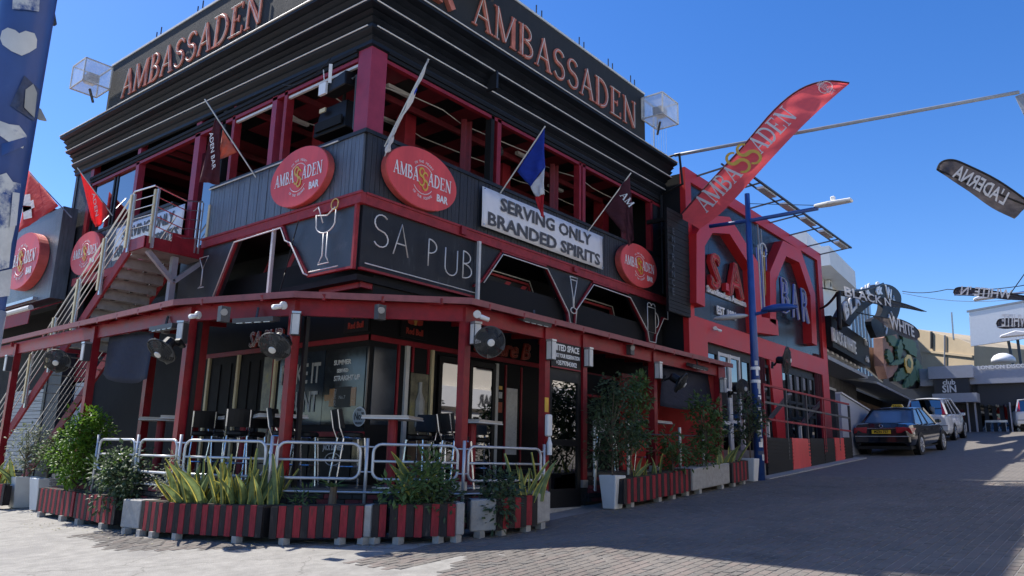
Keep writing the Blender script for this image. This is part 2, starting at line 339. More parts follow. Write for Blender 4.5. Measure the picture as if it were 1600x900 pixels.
def serif(word, mt, parent, o, right, up, size, depth, width=None, name='letter', neon=None, gap=.10, mats=None, joined=False):
    M = frame_mw(o, right, up); tot = sum(SERIF[c][0] + gap for c in word) - gap; k = 1 if not width else width / (tot * size)
    x = -tot * size * k / 2; acc = MB()
    for li, ch in enumerate(word):
        wd, polys, cl = glyph_polys(ch); m = acc if joined else MB()
        for i, pl in enumerate(polys):
            e = depth + .0008 * (i % 7)
            m.prism([M @ V((x + p.x * size * k, p.y * size, .0004 * (i % 5))) for p in pl], (M.to_3x3() @ V((0, 0, e))))
        if not joined:
            lo = m.build(name, (mats or {}).get(li, mt), parent)
            if neon and parent.get('category'):
                nb = MB()
                for pts in cl[:3]:
                    nb.tube([M @ V((x + a * size * k, b * size, depth + .02)) for a, b in pts], .008, 5)
                nb.build('neon_tube', neon, lo)
        x += (wd + gap) * size * k
    if joined: return acc.build(name, mt, parent)
def smooth(P, k=4):
    Q = []
    for i in range(len(P) - 1):
        p0, p1, p2, p3 = P[max(i - 1, 0)], P[i], P[i + 1], P[min(i + 2, len(P) - 1)]
        for j in range(k):
            t = j / k; Q.append(.5 * (2 * p1 + (p2 - p0) * t + (2 * p0 - 5 * p1 + 4 * p2 - p3) * t * t + (3 * p1 - 3 * p2 + p3 - p0) * t ** 3))
    return Q + [P[-1]]
def panel_holes(m, M, w, h, holes, r, t):
    """plate in the local xy-plane of M, one round hole in each equal cell"""
    n = holes; cw = w / n
    for c in range(n):
        cx = -w / 2 + cw * (c + .5)
        ring = [(math.cos(math.pi * (k + .0) / 4), math.sin(math.pi * k / 4)) for k in range(8)]
        sq = [(1, 0), (1, 1), (0, 1), (-1, 1), (-1, 0), (-1, -1), (0, -1), (1, -1)]
        vs = [M @ V((cx + a * cw / 2, b * h / 2, 0)) for a, b in sq] + [M @ V((cx + a * r, b * r, 0)) for a, b in ring]
        m.add(vs, [(k, (k + 1) % 8, 8 + (k + 1) % 8, 8 + k) for k in range(8)])
# ================================================================== ground
m = MB(); xs = [-200, -25, 44, 300]; ys = [-200, 200]
for i in range(3): m.quad((xs[i], ys[0], gz(xs[i])), (xs[i + 1], ys[0], gz(xs[i + 1])), (xs[i + 1], ys[1], gz(xs[i + 1])), (xs[i], ys[1], gz(xs[i])))
street = m.build('street', 'asphalt'); tag(street, 'pale worn asphalt street sloping up to the right', 'street', kind='structure')
# block paving laid on the street: nearest blocks singly, the rest joined
def planter_line(y):   # rough outline of the terrace foot, x as function of y
    pts = [(-3.0, .0), (-2.2, .2), (-.6, -1.75), (1.5, -2.4), (7, -2.1)]
    for (a, xa), (b, xb) in zip(pts, pts[1:]):
        if a <= y <= b: return xa + (xb - xa) * (y - a) / (b - a)
    return 0
tan = math.atan(GS); cosn = math.cos(tan)
pav = []; rnd = random.Random(3)
for j in range(int(6.9 / .107)):
    y = -9.35 + j * .107
    for i in range(int(14 / .21)):
        x = -2.6 + i * .21 + (.105 if j % 2 else 0)
        edge = -1.35 + .5 * math.sin(y * 1.7) + .25 * math.sin(y * 5.1)
        if y > -3.4: edge = -1.9
        if x < edge or x > 11.0: continue
        if y > -2.6 and x > .3: continue
        pav.append((x, y))
for j in range(int(5.2 / .107)):      # strip of blocks along the planters
    y = -2.4 + j * .107
    x0 = planter_line(y)
    for i in range(9):
        x = x0 - .95 + (1.15 if y < -.8 else .9) - .21 * i + (.105 if j % 2 else 0)
        if x < x0 - .62 - .25 * math.sin(y * 2.3) or x > x0 + .5: continue
        if y < -2.35 or x > -.25: continue
        if any(abs(x - q[0]) < .2 and abs(y - q[1]) < .1 for q in pav[-400:]): continue
        pav.append((x, y))
def paver_vol(x, y):
    z = gz(x) + .005 + rnd.uniform(-.002, .003); a, b = .1015, .0505; c = .005; ex = a - c; ey = b - c
    tl = rnd.uniform(-.004, .004)
    return [(x - a, y - b, gz(x - a) - .015), (x + a, y - b, gz(x + a) - .015), (x + a, y + b, gz(x + a) - .015), (x - a, y + b, gz(x - a) - .015),
            (x - ex, y - ey, z - GS * ex - tl), (x + ex, y - ey, z + GS * ex + tl), (x + ex, y + ey, z + GS * ex + tl), (x - ex, y + ey, z - GS * ex - tl)], [(4, 5, 6, 7), (0, 1, 5, 4), (1, 2, 6, 5), (2, 3, 7, 6), (3, 0, 4, 7)]
pav.sort(key=lambda p: (p[0] - CAMPOS.x) ** 2 + (p[1] - CAMPOS.y) ** 2)
def inview(p):
    d = ROT.transposed() @ (V((p[0], p[1], gz(p[0]))) - CAMPOS)
    return d.z < 0 and abs(d.x / -d.z) < .70 and d.y / d.z < .40
near = [p for p in pav if inview(p)][:300]; ns = set(near)
pmesh = {}
for mt in ('paver', 'paver2', 'paver3'):
    q = MB(); vs, fs = paver_vol(0, 0); q.add([(a, b, c - gz(0)) for a, b, c in vs], fs); pmesh[mt] = q.mesh('paver', mt)
for p in near:
    o = link('paver', pmesh[rnd.choice(('paver', 'paver', 'paver2', 'paver3'))], street); o.location = (p[0], p[1], gz(p[0]))
rest = {'paver': MB(), 'paver2': MB(), 'paver3': MB()}
for p in pav:
    if p in ns: continue
    vs, fs = paver_vol(*p); rest[rnd.choice(('paver', 'paver', 'paver', 'paver2', 'paver3'))].add(vs, fs)
for k, q in rest.items(): q.build('paving_blocks', k, street, kind='stuff')
# ================================================================== the pub on the corner
XR, YL = 10.42, 12.6
pub = T('pub_building', 'two storey black and red corner pub with stepped cornice and open upper windows', 'building')
def LZ(y): return .028 * max(0, y)     # eaves on the left side rise slightly
# ground floor walls
MB().box(.4, .6, 0.25, YL, .3, 4.6).build('ground_floor_wall', 'dark', pub)
MB().box(.4, 2.0, .05, .25, .3, 4.6).build('ground_floor_wall', 'dark', pub)
MB().box(3.6, XR, .05, .25, .3, 4.6).build('ground_floor_wall', 'dark', pub)
MB().box(2.0, 3.6, .05, .25, 2.95, 4.6).build('ground_floor_wall', 'dark', pub)
MB().box(1.9, 3.7, 1.6, 1.7, .3, 4.6).build('inner_wall', 'black', pub)
MB().box(.37, .4, .02, 6.2, 3.0, 3.09).build('wall_trim', 'red', pub)
MB().box(.37, XR - .9, .02, .05, 3.0, 3.09).build('wall_trim', 'red', pub)
MB().box(0, XR, 0, YL, 3.95, 4.05).build('ground_floor_ceiling', 'dark', pub)
# shells at the back
MB().box(XR - .15, XR, .3, YL, 0, 9.2).build('party_wall', 'dark', pub)
MB().box(0, XR, YL - .15, YL, 0, 9.3).build('rear_wall', 'navy', pub)
MB().box(0.1, XR - .2, .1, YL - .2, 5.3, 5.42).build('upper_floor', 'dark', pub)
MB().box(4.6, 4.7, 5.2, YL - .2, 5.42, 8.2).build('inner_wall', 'dark', pub)
MB().box(4.7, XR - .2, 5.2, 5.3, 5.42, 8.2).build('inner_wall', 'dark', pub)
# roof
MB().box(-.1, XR - .02, -.1, YL - .02, 8.75, 9.18).build('roof', 'dark', pub)
# boarded sill walls (vertical boards)
def boards(a0, a1, side, z0, z1, name='board_cladding', mt='navyboard'):
    q = MB(); r = random.Random(5); a = a0
    while a < a1 - .02:
        wd = min(.105, a1 - a); d = .03 + r.uniform(-.004, .004)
        if side == 'L': q.box(-d, 0.02, a + .004, a + wd - .004, z0, z1)
        else: q.box(a + .004, a + wd - .004, -d, .02, z0, z1)
        a += .105
    return q.build(name, mt, pub, kind='stuff')
boards(0.02, 5.0, 'L', 5.43, 6.53, mt='navysunlit'); boards(6.6, 11.4, 'L', 5.43, 6.53, mt='navysunlit'); boards(0.02, XR - .05, 'R', 5.43, 6.53)
MB().box(.025, .12, 0.03, 5.0, 5.43, 6.53).box(.025, .12, 6.6, 11.5, 5.43, 6.53).build('sill_wall', 'dark', pub)
MB().box(.13, XR, .025, .12, 5.43, 6.53).build('sill_wall', 'dark', pub)
MB().box(-.06, .16, -.06, 5.0, 6.53, 6.6).build('sill_cap', 'navy', pub); MB().box(-.06, .16, 6.6, 11.5, 6.53, 6.6).build('sill_cap', 'navy', pub)
MB().box(.165, XR, -.06, .16, 6.53, 6.6).build('sill_cap', 'navy', pub)
# red band
MB().box(-.11, 0, -.11, 5.0, 5.235, 5.43).box(-.13, -.09, -.13, 5.0, 5.40, 5.44).build('red_band', 'redfade', pub)
MB().box(0.003, XR, -.11, 0, 5.235, 5.43).box(.003, XR, -.13, -.09, 5.4, 5.44).build('red_band', 'redfade', pub)
MB().box(-.11, 0, 6.2, 11.5, 5.235, 5.43).build('red_band', 'redfade', pub)
MB().box(6.0, 6.14, -.17, -.11, 5.28, 5.38).box(2.28, 2.42, -.17, -.11, 5.26, 5.42).build('junction_box', 'red', pub)
# arched fascia panels
def yz(pts, x=-.05): return [V((x, a, b)) for a, b in pts]
def xz(pts, y=-.05): return [V((a, y, b)) for a, b in pts]
LP1 = [(.02, 5.233), (.02, 4.15), (1.23, 4.15), (1.72, 4.74), (1.88, 4.83), (2.12, 5.2), (2.12, 5.233)]
LP2 = [(3.66, 5.233), (3.68, 5.19), (4.26, 4.12), (5.9, 4.12), (5.9, 5.233)]
RP1 = [(0.0, 5.233), (0.0, 4.12), (2.76, 4.12), (2.76, 5.233)]
RP0 = [(2.77, 5.233), (2.77, 4.35), (3.0, 4.5), (3.53, 5.16), (3.58, 5.233)]
RP2 = [(5.02, 5.233), (5.08, 5.16), (5.86, 4.3), (5.9, 4.06), (6.13, 4.06), (6.17, 4.42), (6.82, 5.15), (6.9, 5.233)]
RP3 = [(8.46, 5.233), (8.52, 5.13), (9.36, 4.36), (9.42, 4.1), (9.74, 4.1), (9.82, 4.33), (10.2, 4.86), (10.41, 4.86), (10.41, 5.233)]
for pl in (LP1, LP2): MB().prism(yz(pl), (.09, 0, 0)).build('fascia_panel', 'panelsunlit', pub)
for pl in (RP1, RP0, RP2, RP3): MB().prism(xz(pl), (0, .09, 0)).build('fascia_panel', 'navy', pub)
def trim(pts, f, mt='red', w=.05, d=.04, name='arch_trim'):
    q = MB(); P = [V(p) for p in f(pts)]
    for a, b in zip(P, P[1:]):
        e = (b - a).normalized() * (d * .3); q.bar(a - e, b + e, d, w, (1, 0, 0) if abs(a.x - b.x) < 1e-5 else (0, 1, 0))
    return q.build(name, mt, pub)
fL = lambda p: yz(p, -.07); fR = lambda p: xz(p, -.07)
trim(LP1[1:6], fL, 'redfade'); trim(LP2[1:3], fL, 'redfade'); trim(RP0[1:4], fR); trim(RP2[1:7], fR); trim(RP3[1:8], fR)
trim([(.02, 4.13), (.02, 5.23)], fL, 'redfade', .07, .05); trim([(.0, 4.13), (2.76, 4.13)], fR, 'red', .07)
trim([(2.14, 5.22), (3.66, 5.22)], fL, 'redfade'); trim([(3.56, 5.215), (5.04, 5.215)], fR); trim([(6.88, 5.215), (8.48, 5.215)], fR)
def neonline(pts, f, r=.018, mt='neon', par=None, name='neon_tube'): return MB().tube(f(pts), r, 6).build(name, mt, par or pub, smooth=True)
gL = lambda p: yz(p, -.13); gR = lambda p: xz(p, -.13)
neonline([(4.28, 4.1), (3.69, 5.15), (2.12, 5.17), (1.95, 4.9), (1.78, 4.83), (1.3, 4.2), (1.18, 4.15)], gL, .015); neonline([(1.15, 4.2), (.35, 4.2)], gL, .011)
neonline([(.05, 4.22), (2.74, 4.2)], gR, .010)
neonline([(3.0, 4.45), (3.55, 5.14), (5.05, 5.14), (5.84, 4.32), (5.9, 4.1), (6.12, 4.1), (6.15, 4.42), (6.84, 5.13), (8.5, 5.11), (9.34, 4.38), (9.42, 4.13), (9.74, 4.13), (9.8, 4.33), (10.2, 4.84), (10.42, 4.84), (10.42, 5.2)], gR, .012)
# inner arches and recess behind
MB().box(1.2, 1.3, 1.2, YL - .2, 3.6, 5.3).box(1.3, XR - .2, 1.2, 1.3, 3.6, 5.3).build('recess_wall', 'dark', pub)
for x0, x1, xb in ((2.95, 5.1, 5.95), (6.3, 8.6, 9.3)):
    trim([(x0 + .1, 4.7), (x0 + .55, 4.98), (x1 + .35, 4.98), (xb, 4.1)], lambda p: xz(p, .75), 'redfade', .06, .05, 'inner_arch')
    neonline([(x0 + .1, 4.78), (x0 + .55, 5.05), (x1 + .37, 5.05), (xb + .06, 4.15)], lambda p: xz(p, .70), .014)
trim([(4.4, 4.0), (3.75, 4.95), (2.5, 4.95)], lambda p: yz(p, .75), 'redfade', .06, .05, 'inner_arch')
# prop posts standing on the canopy
for p in ((0.05, 2.42), ): MB().box(-.12, -.06, 2.36, 2.42, 3.55, 5.2).build('prop_post', 'offwhite', pub)
MB().box(2.75, 2.81, -.2, -.14, 3.55, 5.22).build('prop_post', 'offwhite', pub)
# underside tray below the corner panel
MB().box(.15, 2.6, .06, .12, 3.86, 4.0).box(.15, .2, .1, 1.2, 3.86, 4.0).build('tray_edge', 'red', pub)
# window columns and mullions
MB().box(0, .36, 0, .36, 6.6, 8.5).build('corner_column', 'purple', pub)
for y, wd, mt in ((2.5, .1, 'red'), (2.85, .16, 'purple'), (4.38, .1, 'red'), (4.75, .14, 'dark'), (5.8, .22, 'purple'), (8.7, .16, 'purple'), (11.4, .2, 'red')):
    MB().box(.0, .16, y, y + wd, 6.6 if y < 5 or y > 6.4 else 5.43, 8.3 + LZ(y)).build('mullion', mt, pub)
for x, wd, mt in ((3.22, .1, 'dark'), (3.42, .12, 'red'), (6.42, .08, 'red'), (6.56, .12, 'red'), (9.82, .1, 'red')):
    MB().box(x, x + wd, 0, .16, 6.6, 8.3).build('mullion', mt, pub)
MB().box(9.98, XR, .01, .2, 6.6, 8.3).build('end_pier', 'navy', pub)
MB().box(0.02, .3, 11.6, YL, 0.3, 8.6).build('end_pier', 'navyboard', pub)
for a in (8.0, 8.09, 8.17): MB().box(-.0 - (a - 8) * .3, .1, .37, 11.5, a + .0, a + .07).box(.36, XR, -(a - 8) * .3, .1, a, a + .07).build('window_head', 'dark' if a > 8.01 else 'red', pub)
for a, b, c in ((.4, 2.5, 7.92), (3.05, 4.4, 7.92), (6.1, 8.7, 8.04)): MB().box(.03, .08, a, b, c, c + .05).build('blind_tube', 'offwhite', pub)
# glazing on far left windows
for a, b in ((8.9, 10.0), (10.1, 11.35)):
    MB().box(.05, .12, a, a + .08, 6.62, 8.3).box(.05, .12, b - .08, b, 6.62, 8.3).box(.05, .12, a + .08, b - .08, 8.2, 8.3).build('window_frame', 'black', pub)
    MB().box(.07, .085, a + .08, b - .08, 6.62, 8.2).build('window_pane', 'glassdark', pub)
# striped ceiling boards
k = 0; x = .2
while x < XR - .2:
    MB().box(x, min(x + .52, XR - .2), .2, 5.1, 8.2, 8.23 + (.012 if k % 2 else 0)).build('ceiling_board', 'ceilred' if k % 2 else 'black', pub); x += .53; k += 1
y = 5.12; k = 0
while y < YL - .6:
    MB().box(.2, 4.5, y, y + .6, 8.2, 8.23 + (.012 if k % 2 else 0)).build('ceiling_board', 'ceilred' if k % 2 else 'black', pub); y += .61; k += 1
for y in (1.2, 2.6, 4.0): MB().box(.2, XR - .2, y, y + .07, 8.07, 8.19).build('ceiling_beam', 'ceilred', pub)
for y in (6.3, 7.6, 9, 10.4): MB().box(.2, 4.5, y, y + .07, 8.07, 8.19).build('ceiling_beam', 'ceilred', pub)
for x, y in ((2.2, 1.5), (5.6, 1.7), (9.3, 1.2), (1.4, 3.3), (1.2, 7.0)): MB().box(x, x + .3, y, y + .3, 5.42, 8.19).build('inner_column', 'red', pub)
for x, y in ((1.1, .8), (1.9, 2.0), (5.2, .9), (7.4, 1.6), (.7, 3.6)): MB().box(x, x + .6, y, y + .09, 8.1, 8.17).build('ceiling_tube_light', 'offwhite', pub)
# cornice
PR = [(0, 8.18), (.05, 8.2), (.05, 8.27), (.10, 8.32), (.05, 8.36), (.14, 8.42), (.16, 8.44), (.16, 8.50), (.12, 8.53), (.21, 8.60), (.16, 8.65), (.26, 8.70), (.22, 8.73), (.36, 8.76), (.36, 8.82), (.31, 8.85), (.41, 8.93), (.35, 8.98), (.46, 9.05), (.42, 9.08), (.56, 9.12), (.56, 9.21), (.1, 9.28)]
qa, qb = MB(), MB()
for (o0, z0), (o1, z1) in zip(PR, PR[1:]):
    qa.quad((-o0, -o0, z0), (-o0, YL, z0 + LZ(YL)), (-o1, YL, z1 + LZ(YL)), (-o1, -o1, z1))
    qb.quad((-o0, -o0, z0), (-o1, -o1, z1), (10.35, -o1, z1), (10.35, -o0, z0))
qa.quad(*[(-o, YL, z + LZ(YL)) for o, z in PR]); qb.quad(*[(10.35, -o, z) for o, z in PR])
qa.build('cornice', 'cornice', pub); qb.build('cornice', 'cornice', pub)
for o, z in ((.175, 8.48), (.375, 8.80), (.575, 9.19)):
    MB().tube([(-o, -o + .12, z), (-o, YL, z + LZ(YL))], .013, 6).build('neon_tube', 'neon', pub); MB().tube([(-o + .12, -o, z), (10.35, -o, z)], .013, 6).build('neon_tube', 'neon', pub)
MB().box(2.86, 2.92, -.42, -.1, 8.42, 8.8).build('bracket', 'navy', pub)
# parapet
PT = 10.80
q = MB(); q.prism([V((-.27, -.27, 9.2)), V((-.27, 10.5, 9.2 + LZ(10.5))), V((-.27, 10.5, PT + LZ(10.5))), V((-.27, -.27, PT))], (.14, 0, 0)); q.build('parapet', 'parapet', pub)
MB().box(-.13, 9.1, -.27, -.13, 9.2, PT).build('parapet', 'parapet', pub)
MB().prism([V((-.29, -.29, PT)), V((-.29, 10.5, PT + LZ(10.5))), V((-.29, 10.5, PT + .05 + LZ(10.5))), V((-.29, -.29, PT + .05))], (.18, 0, 0)).build('parapet_cap', 'offwhite', pub)
MB().box(-.11, 9.1, -.29, -.11, PT, PT + .05).build('parapet_cap', 'offwhite', pub)
for x in (4.4, 6.1, 7.4, 8.5): MB().tube([(x, -.2, PT), (x, -.2, PT + .34)], .016, 5).tube([(x + .2, -.2, PT), (x + .2, -.2, PT + .3)], .016, 5).build('starter_bar', 'darkgrey', pub)
for y in (4.0, 6.0, 8.0): MB().tube([(-.2, y, PT + LZ(y)), (-.2, y, PT + .36 + LZ(y))], .016, 5).tube([(-.2, y + .22, PT + LZ(y)), (-.2, y + .22, PT + .3 + LZ(y))], .016, 5).build('starter_bar', 'darkgrey', pub)
# conduit and black frame at the right end of the facade
MB().tube([(10.1, -.3, 9.3), (10.1, -.75, 9.32), (10.25, -.75, 8.5), (10.25, -.1, 8.3), (10.2, -.12, 5.5)], .04, 6).build('black_pipe_frame', 'black', pub)
# slatted dark panel between pub and neighbour
q = MB()
for i in range(28): q.box(9.3, 10.5, -.76 - .006 * (i % 2), -.74, 4.85 + i * .098, 4.94 + i * .098)
q.build('slat_panel_boards', 'bwblack', pub, kind='stuff'); MB().box(9.32, 10.48, -.74, -.68, 4.84, 7.58).box(9.5, 9.6, -.68, -.04, 7.3, 7.4).box(10.2, 10.3, -.68, -.04, 7.3, 7.4).build('slat_panel_frame', 'black', pub)
for i, ch in enumerate('ENTRANCE'): p = HY(1052, 366 + i * 13.5, -.80); text(ch, 'entrance_letter', 'darkgrey', pub, p, (1, 0, 0), (0, 0, 1), .18, .02)
# ground storey storefront: left wall x=.4
def lbox(y0, y1, z0, z1, mt, name, d=.03, x=.4): return MB().box(x - d, x, y0, y1, z0, z1).build(name, mt, pub)
lbox(-.1 + .13, 1.15, 1.62, 2.9, 'screen', 'window_panel', .035)
lbox(1.17, 2.5, 1.62, 2.9, 'duskglass', 'window_panel', .03)
lbox(.03, 2.5, 1.42, 1.5, 'red', 'window_rail', .05)
lbox(.03, 2.5, .7, 1.4, 'screen', 'lower_panel', .03)
for y in (2.62, 3.9, 5.0): lbox(y, y + .07, .66, 3.0, 'cream', 'wall_post', .05)
lbox(2.75, 3.05, .66, 2.9, 'posterpic', 'wall_poster', .02)
lbox(2.72, 2.745, .66, 3.0, 'red', 'wall_post', .04)
for y in (3.2, 3.55, 4.2, 4.6): lbox(y, y + .28, .8, 2.85, 'dark', 'door_panel', .02)
# right wall y=.05
def rbox(x0, x1, z0, z1, mt, name, d=.03, y=.05): return MB().box(x0, x1, y - d, y, z0, z1).build(name, mt, pub)
rbox(.5, 1.0, 1.62, 2.9, 'duskglass', 'window_panel', .02); rbox(1.02, 1.06, .66, 3.0, 'red', 'wall_post', .04)
rbox(1.2, 1.28, .66, 3.0, 'offwhite', 'wall_post', .05); rbox(1.82, 1.88, .66, 3.0, 'cream', 'wall_post', .05)
rbox(1.36, 1.78, 1.5, 2.55, 'posterpic', 'bottle_poster', .02); rbox(1.36, 1.78, .7, 1.48, 'brownwood', 'poster_base', .025); rbox(1.36, 1.40, 2.56, 3.0, 'red', 'wall_post', .03); rbox(1.74, 1.78, 2.56, 3.0, 'red', 'wall_post', .03)
MB().lathe((1.57, .01, 1.62), [(.09, 0), (.09, .45), (.035, .6), (.035, .78)], 8).build('painted_bottle', 'labelgrey', pub)
for x0, x1 in ((2.02, 2.8), (2.84, 3.58)):
    dr = MB().box(x0, x0 + .08, .0, .05, .66, 2.93).box(x1 - .08, x1, .0, .05, .66, 2.93).box(x0 + .08, x1 - .08, 0, .05, 2.83, 2.93).box(x0 + .08, x1 - .08, 0, .05, .66, .85).box(x0 + .08, x1 - .08, 0, .05, 1.62, 1.68).build('glass_door', 'black', pub)
    MB().box(x0 + .08, x1 - .08, .02, .03, .85, 2.83).build('door_pane', 'glassdark', dr)
rbox(3.95, 4.3, 1.2, 2.5, 'sticker', 'wall_poster', .02); rbox(3.9, 3.94, .66, 2.95, 'red', 'wall_post', .03); rbox(4.4, 4.44, .66, 2.95, 'red', 'wall_post', .03); rbox(3.6, 3.68, .66, 2.95, 'offwhite', 'wall_post', .04)
rbox(3.72, 3.82, 2.45, 2.52, 'gold', 'small_notice', .02); rbox(3.72, 3.82, 2.28, 2.40, 'sticker', 'small_notice', .02); rbox(3.71, 3.83, 2.0, 2.2, 'orangefab', 'small_notice', .02)
rbox(5.5, 7.0, 2.55, 3.0, 'black', 'wall_box', .3); rbox(5.5, 7.0, 2.5, 2.55, 'red', 'wall_trim', .32)
rbox(7.35, 7.6, 1.75, 2.05, 'sticker', 'small_notice', .03)
MB().box(9.35, 9.45, -1.9, .05, .66, 3.2).build('end_wall', 'signred', pub); MB().box(8.2, 9.35, -.05, .05, .66, 3.2).build('back_panel', 'signred', pub)
# upper stairs door zone on the left
MB().box(.1, .14, 5.05, 5.8, 5.43, 7.6).build('landing_door', 'glassdark', pub)
# ground floor door left + shutter
MB().box(.36, .4, 11.45, 12.4, .0, 2.75).build('side_door', 'black', pub); MB().box(.345, .36, 11.6, 12.2, .9, 2.6).build('side_door_pane', 'skyglass', pub)
MB().box(.3, .4, 10.6, 10.72, .1, 3.3).build('door_surround', 'red', pub); MB().box(.33, .4, 10.72, 12.5, 2.8, 3.5).build('door_surround', 'redfade', pub); MB().box(.3, .36, 10.85, 11.38, 1.3, 2.75).build('menu_board', 'offwhite', pub)
q = MB()
for i in range(22): q.box(.34, .38, 13.3, 16.3, .5 + i * .1, .59 + i * .1)
q.build('roller_shutter', 'shutter', pub, kind='stuff')
# terrace floor with brick plinth
FLZ = .66
TP = [(-1.95, 6.0), (-1.95, 1.75), (-1.28, -.25), (.52, -2.04), (2.58, -2.04), (2.58, .02), (.38, .02), (.38, 6.0)]
TP2 = [(3.75, .02), (3.75, -2.04), (9.5, -2.04), (9.5, .02)]; FL2 = .92
terr = T('terrace_floor', 'raised pub terrace floor on a red and black brick plinth', 'terrace', (0, 0, .3))
MB().prism([V((a, b, FLZ - .06)) for a, b in TP], (0, 0, .06)).build('floor_slab', 'darkgrey', terr)
MB().prism([V((a + (.06 if a < 0 else 0), b + (.05 if b < -1 else 0), -.3)) for a, b in TP], (0, 0, FLZ + .235)).build('plinth_core', 'brickblack', terr)
MB().prism([V((a, b, FL2 - .06)) for a, b in TP2], (0, 0, .06)).build('floor_slab', 'darkgrey', terr)
MB().prism([V((a, b + (.05 if b < -1 else 0), -.2)) for a, b in TP2], (0, 0, FL2 + .135)).build('plinth_core', 'brickblack', terr)
MB().box(2.6, 3.74, -1.2, .0, 0, .5).build('entrance_step', 'darkgrey', terr)
br = {'brickred': MB(), 'brickblack': MB()}; r = random.Random(2)
for (ax, ay), (bx_, by), fl in [(p, q_, FLZ) for p, q_ in list(zip(TP, TP[1:]))[:5]] + [(p, q_, FL2) for p, q_ in list(zip(TP2, TP2[1:]))[:2]]:
    a = V((ax, ay, 0)); b = V((bx_, by, 0)); L = (b - a).length; d = (b - a).normalized(); nrm = V((d.y, -d.x, 0))
    for row in range(6):
        s = -.1 * (row % 2)
        while s < L:
            s0, s1 = max(0, s) + .006, min(L, s + .2) - .006
            if s1 > s0 + .02:
                z = fl - .065 - .072 * (row + 1)
                if z + .07 > gz((a + d * s0).x):
                    br['brickred' if r.random() < .3 else 'brickblack'].bar(a + d * s0 + V((0, 0, z + .03)) - nrm * .0, a + d * s1 + V((0, 0, z + .03)), .05, .06)
            s += .2
for k, q in br.items(): q.build('plinth_bricks', k, terr, kind='stuff')
MB().box(2.6, 3.73, -2.06, -1.25, .1, gz(3.2) + .03).build('door_threshold', 'concrete', terr)
# ================================================================== terrace canopy
CE = [(-1.92, 12.2), (-2.05, 5.9), (-2.09, 1.88), (-1.39, -.32), (.43, -2.2), (9.75, -2.2)]     # outer edge
CI = [(-1.72, 12.2), (-1.85, 5.9), (-1.88, 1.80), (-1.24, -.18), (.55, -2.0), (9.75, -2.0)]     # post line
CZ = 3.37
can = T('terrace_canopy', 'red metal canopy on red posts wrapped around the pub corner', 'canopy', (0, 0, gz(0)))
def off(p, q, t): return V((p[0] + (q[0] - p[0]) * t, p[1] + (q[1] - p[1]) * t, 0))
CB = [(-.1, 5.9), (0, 5.9), (0, 1.9), (0, .1), (.1, -.0), (9.75, .0)]
for i in range(5):
    a, b = V((*CE[i], CZ)), V((*CE[i + 1], CZ)); c, d = V((*CI[i], CZ)), V((*CI[i + 1], CZ))
    MB().prism([a + V((0, 0, 0)), b, b + V((0, 0, .095)), a + V((0, 0, .095))], (c - a).normalized() * .04).build('edge_flashing', 'flash', can)
    q = MB()
    dn = V((0, 0, -.23)); n = ((c - a) + (d - b)).normalized() * .07
    q.prism([c + V((0, 0, .02)), d + V((0, 0, .02)), d + dn, c + dn], n); q.build('edge_beam', 'canred', can)
    if i > 0:
        e, f = V((*CB[i], 3.60)), V((*CB[i + 1], 3.60))
        MB().quad(a + V((0, 0, .05)), b + V((0, 0, .05)), f, e).quad(a + V((0, 0, .08)), e + V((0, 0, .05)), f + V((0, 0, .05)), b + V((0, 0, .08))).build('roof_sheet', 'canred', can)
        nn = max(2, int((b - a).length / .8))
        for k in range(nn):
            t = (k + .5) / nn; MB().bar(a.lerp(b, t) + V((0, 0, .02)), e.lerp(f, t) + V((0, 0, -.06)), .05, .09).build('rafter', 'canred', can)
        MB().bar(c + V((0, 0, .0)) + n * 1.6, d + n * 1.6, .03, .05).build('edge_gutter', 'darkgrey', can)
MB().bar((-1.85, 9.6, CZ - .02), (0.3, 9.6, CZ - .02), .07, .09).build('cross_beam', 'red', can)
def post(x, y, z0, s=.13, mt='canred'):
    p = MB().box(x - s / 2, x + s / 2, y - s / 2, y + s / 2, z0, CZ - .02).build('post', mt, can)
    MB().box(x - s / 2 - .012, x + s / 2 + .012, y - s / 2 - .012, y + s / 2 + .012, z0, z0 + .13).build('foot', 'steel', p)
POSTS = [(-1.76, 9.4, .0), (-1.84, 5.2, .3), (-1.84, 1.7, FLZ), (-1.22, -.16, FLZ), (.57, -1.95, FLZ), (2.55, -1.97, .3), (3.68, -1.97, FLZ - .0), (6.25, -1.97, FL2), (9.35, -1.97, FL2)]
for x, y, z in POSTS: post(x, y, z)
for x, y in ((-1.15, 2.6), (-.9, 4.9)): post(x, y, FLZ, .14)
# glazed strip doors behind posts B and C (dark edge profiles)
for x, y in ((-1.76, 1.58), (-1.1, -.3), (.66, -1.87)): MB().box(x - .03, x + .03, y - .03, y + .03, FLZ, CZ - .25).build('edge_profile', 'black', can)
# entrance door in the canopy front
door = T('entrance_door', 'black framed glass entrance door between two red posts', 'door', (3.1, -1.97, gz(3.1)))
x0, x1, y0, y1 = 2.63, 3.6, -2.0, -1.94; zb = gz(3.1) + .02
MB().box(x0, x0 + .10, y0, y1, zb, 2.62).box(x1 - .10, x1, y0, y1, zb, 2.62).box(x0 + .1, x1 - .1, y0, y1, 2.46, 2.62).box(x0 + .1, x1 - .1, y0, y1, 1.36, 1.47).box(x0 + .1, x1 - .1, y0, y1, zb, zb + .32).build('door_frame', 'black', door)
MB().box(x0 + .1, x1 - .1, -1.975, -1.965, 1.47, 2.46).build('pane', 'glassdark', door); MB().box(x0 + .1, x1 - .1, -1.975, -1.965, zb + .32, 1.36).build('pane', 'glassdark', door)
MB().box(x0 + .02, x1 - .02, -1.9, -1.86, 1.39, 1.44).build('push_bar', 'darkgrey', door)
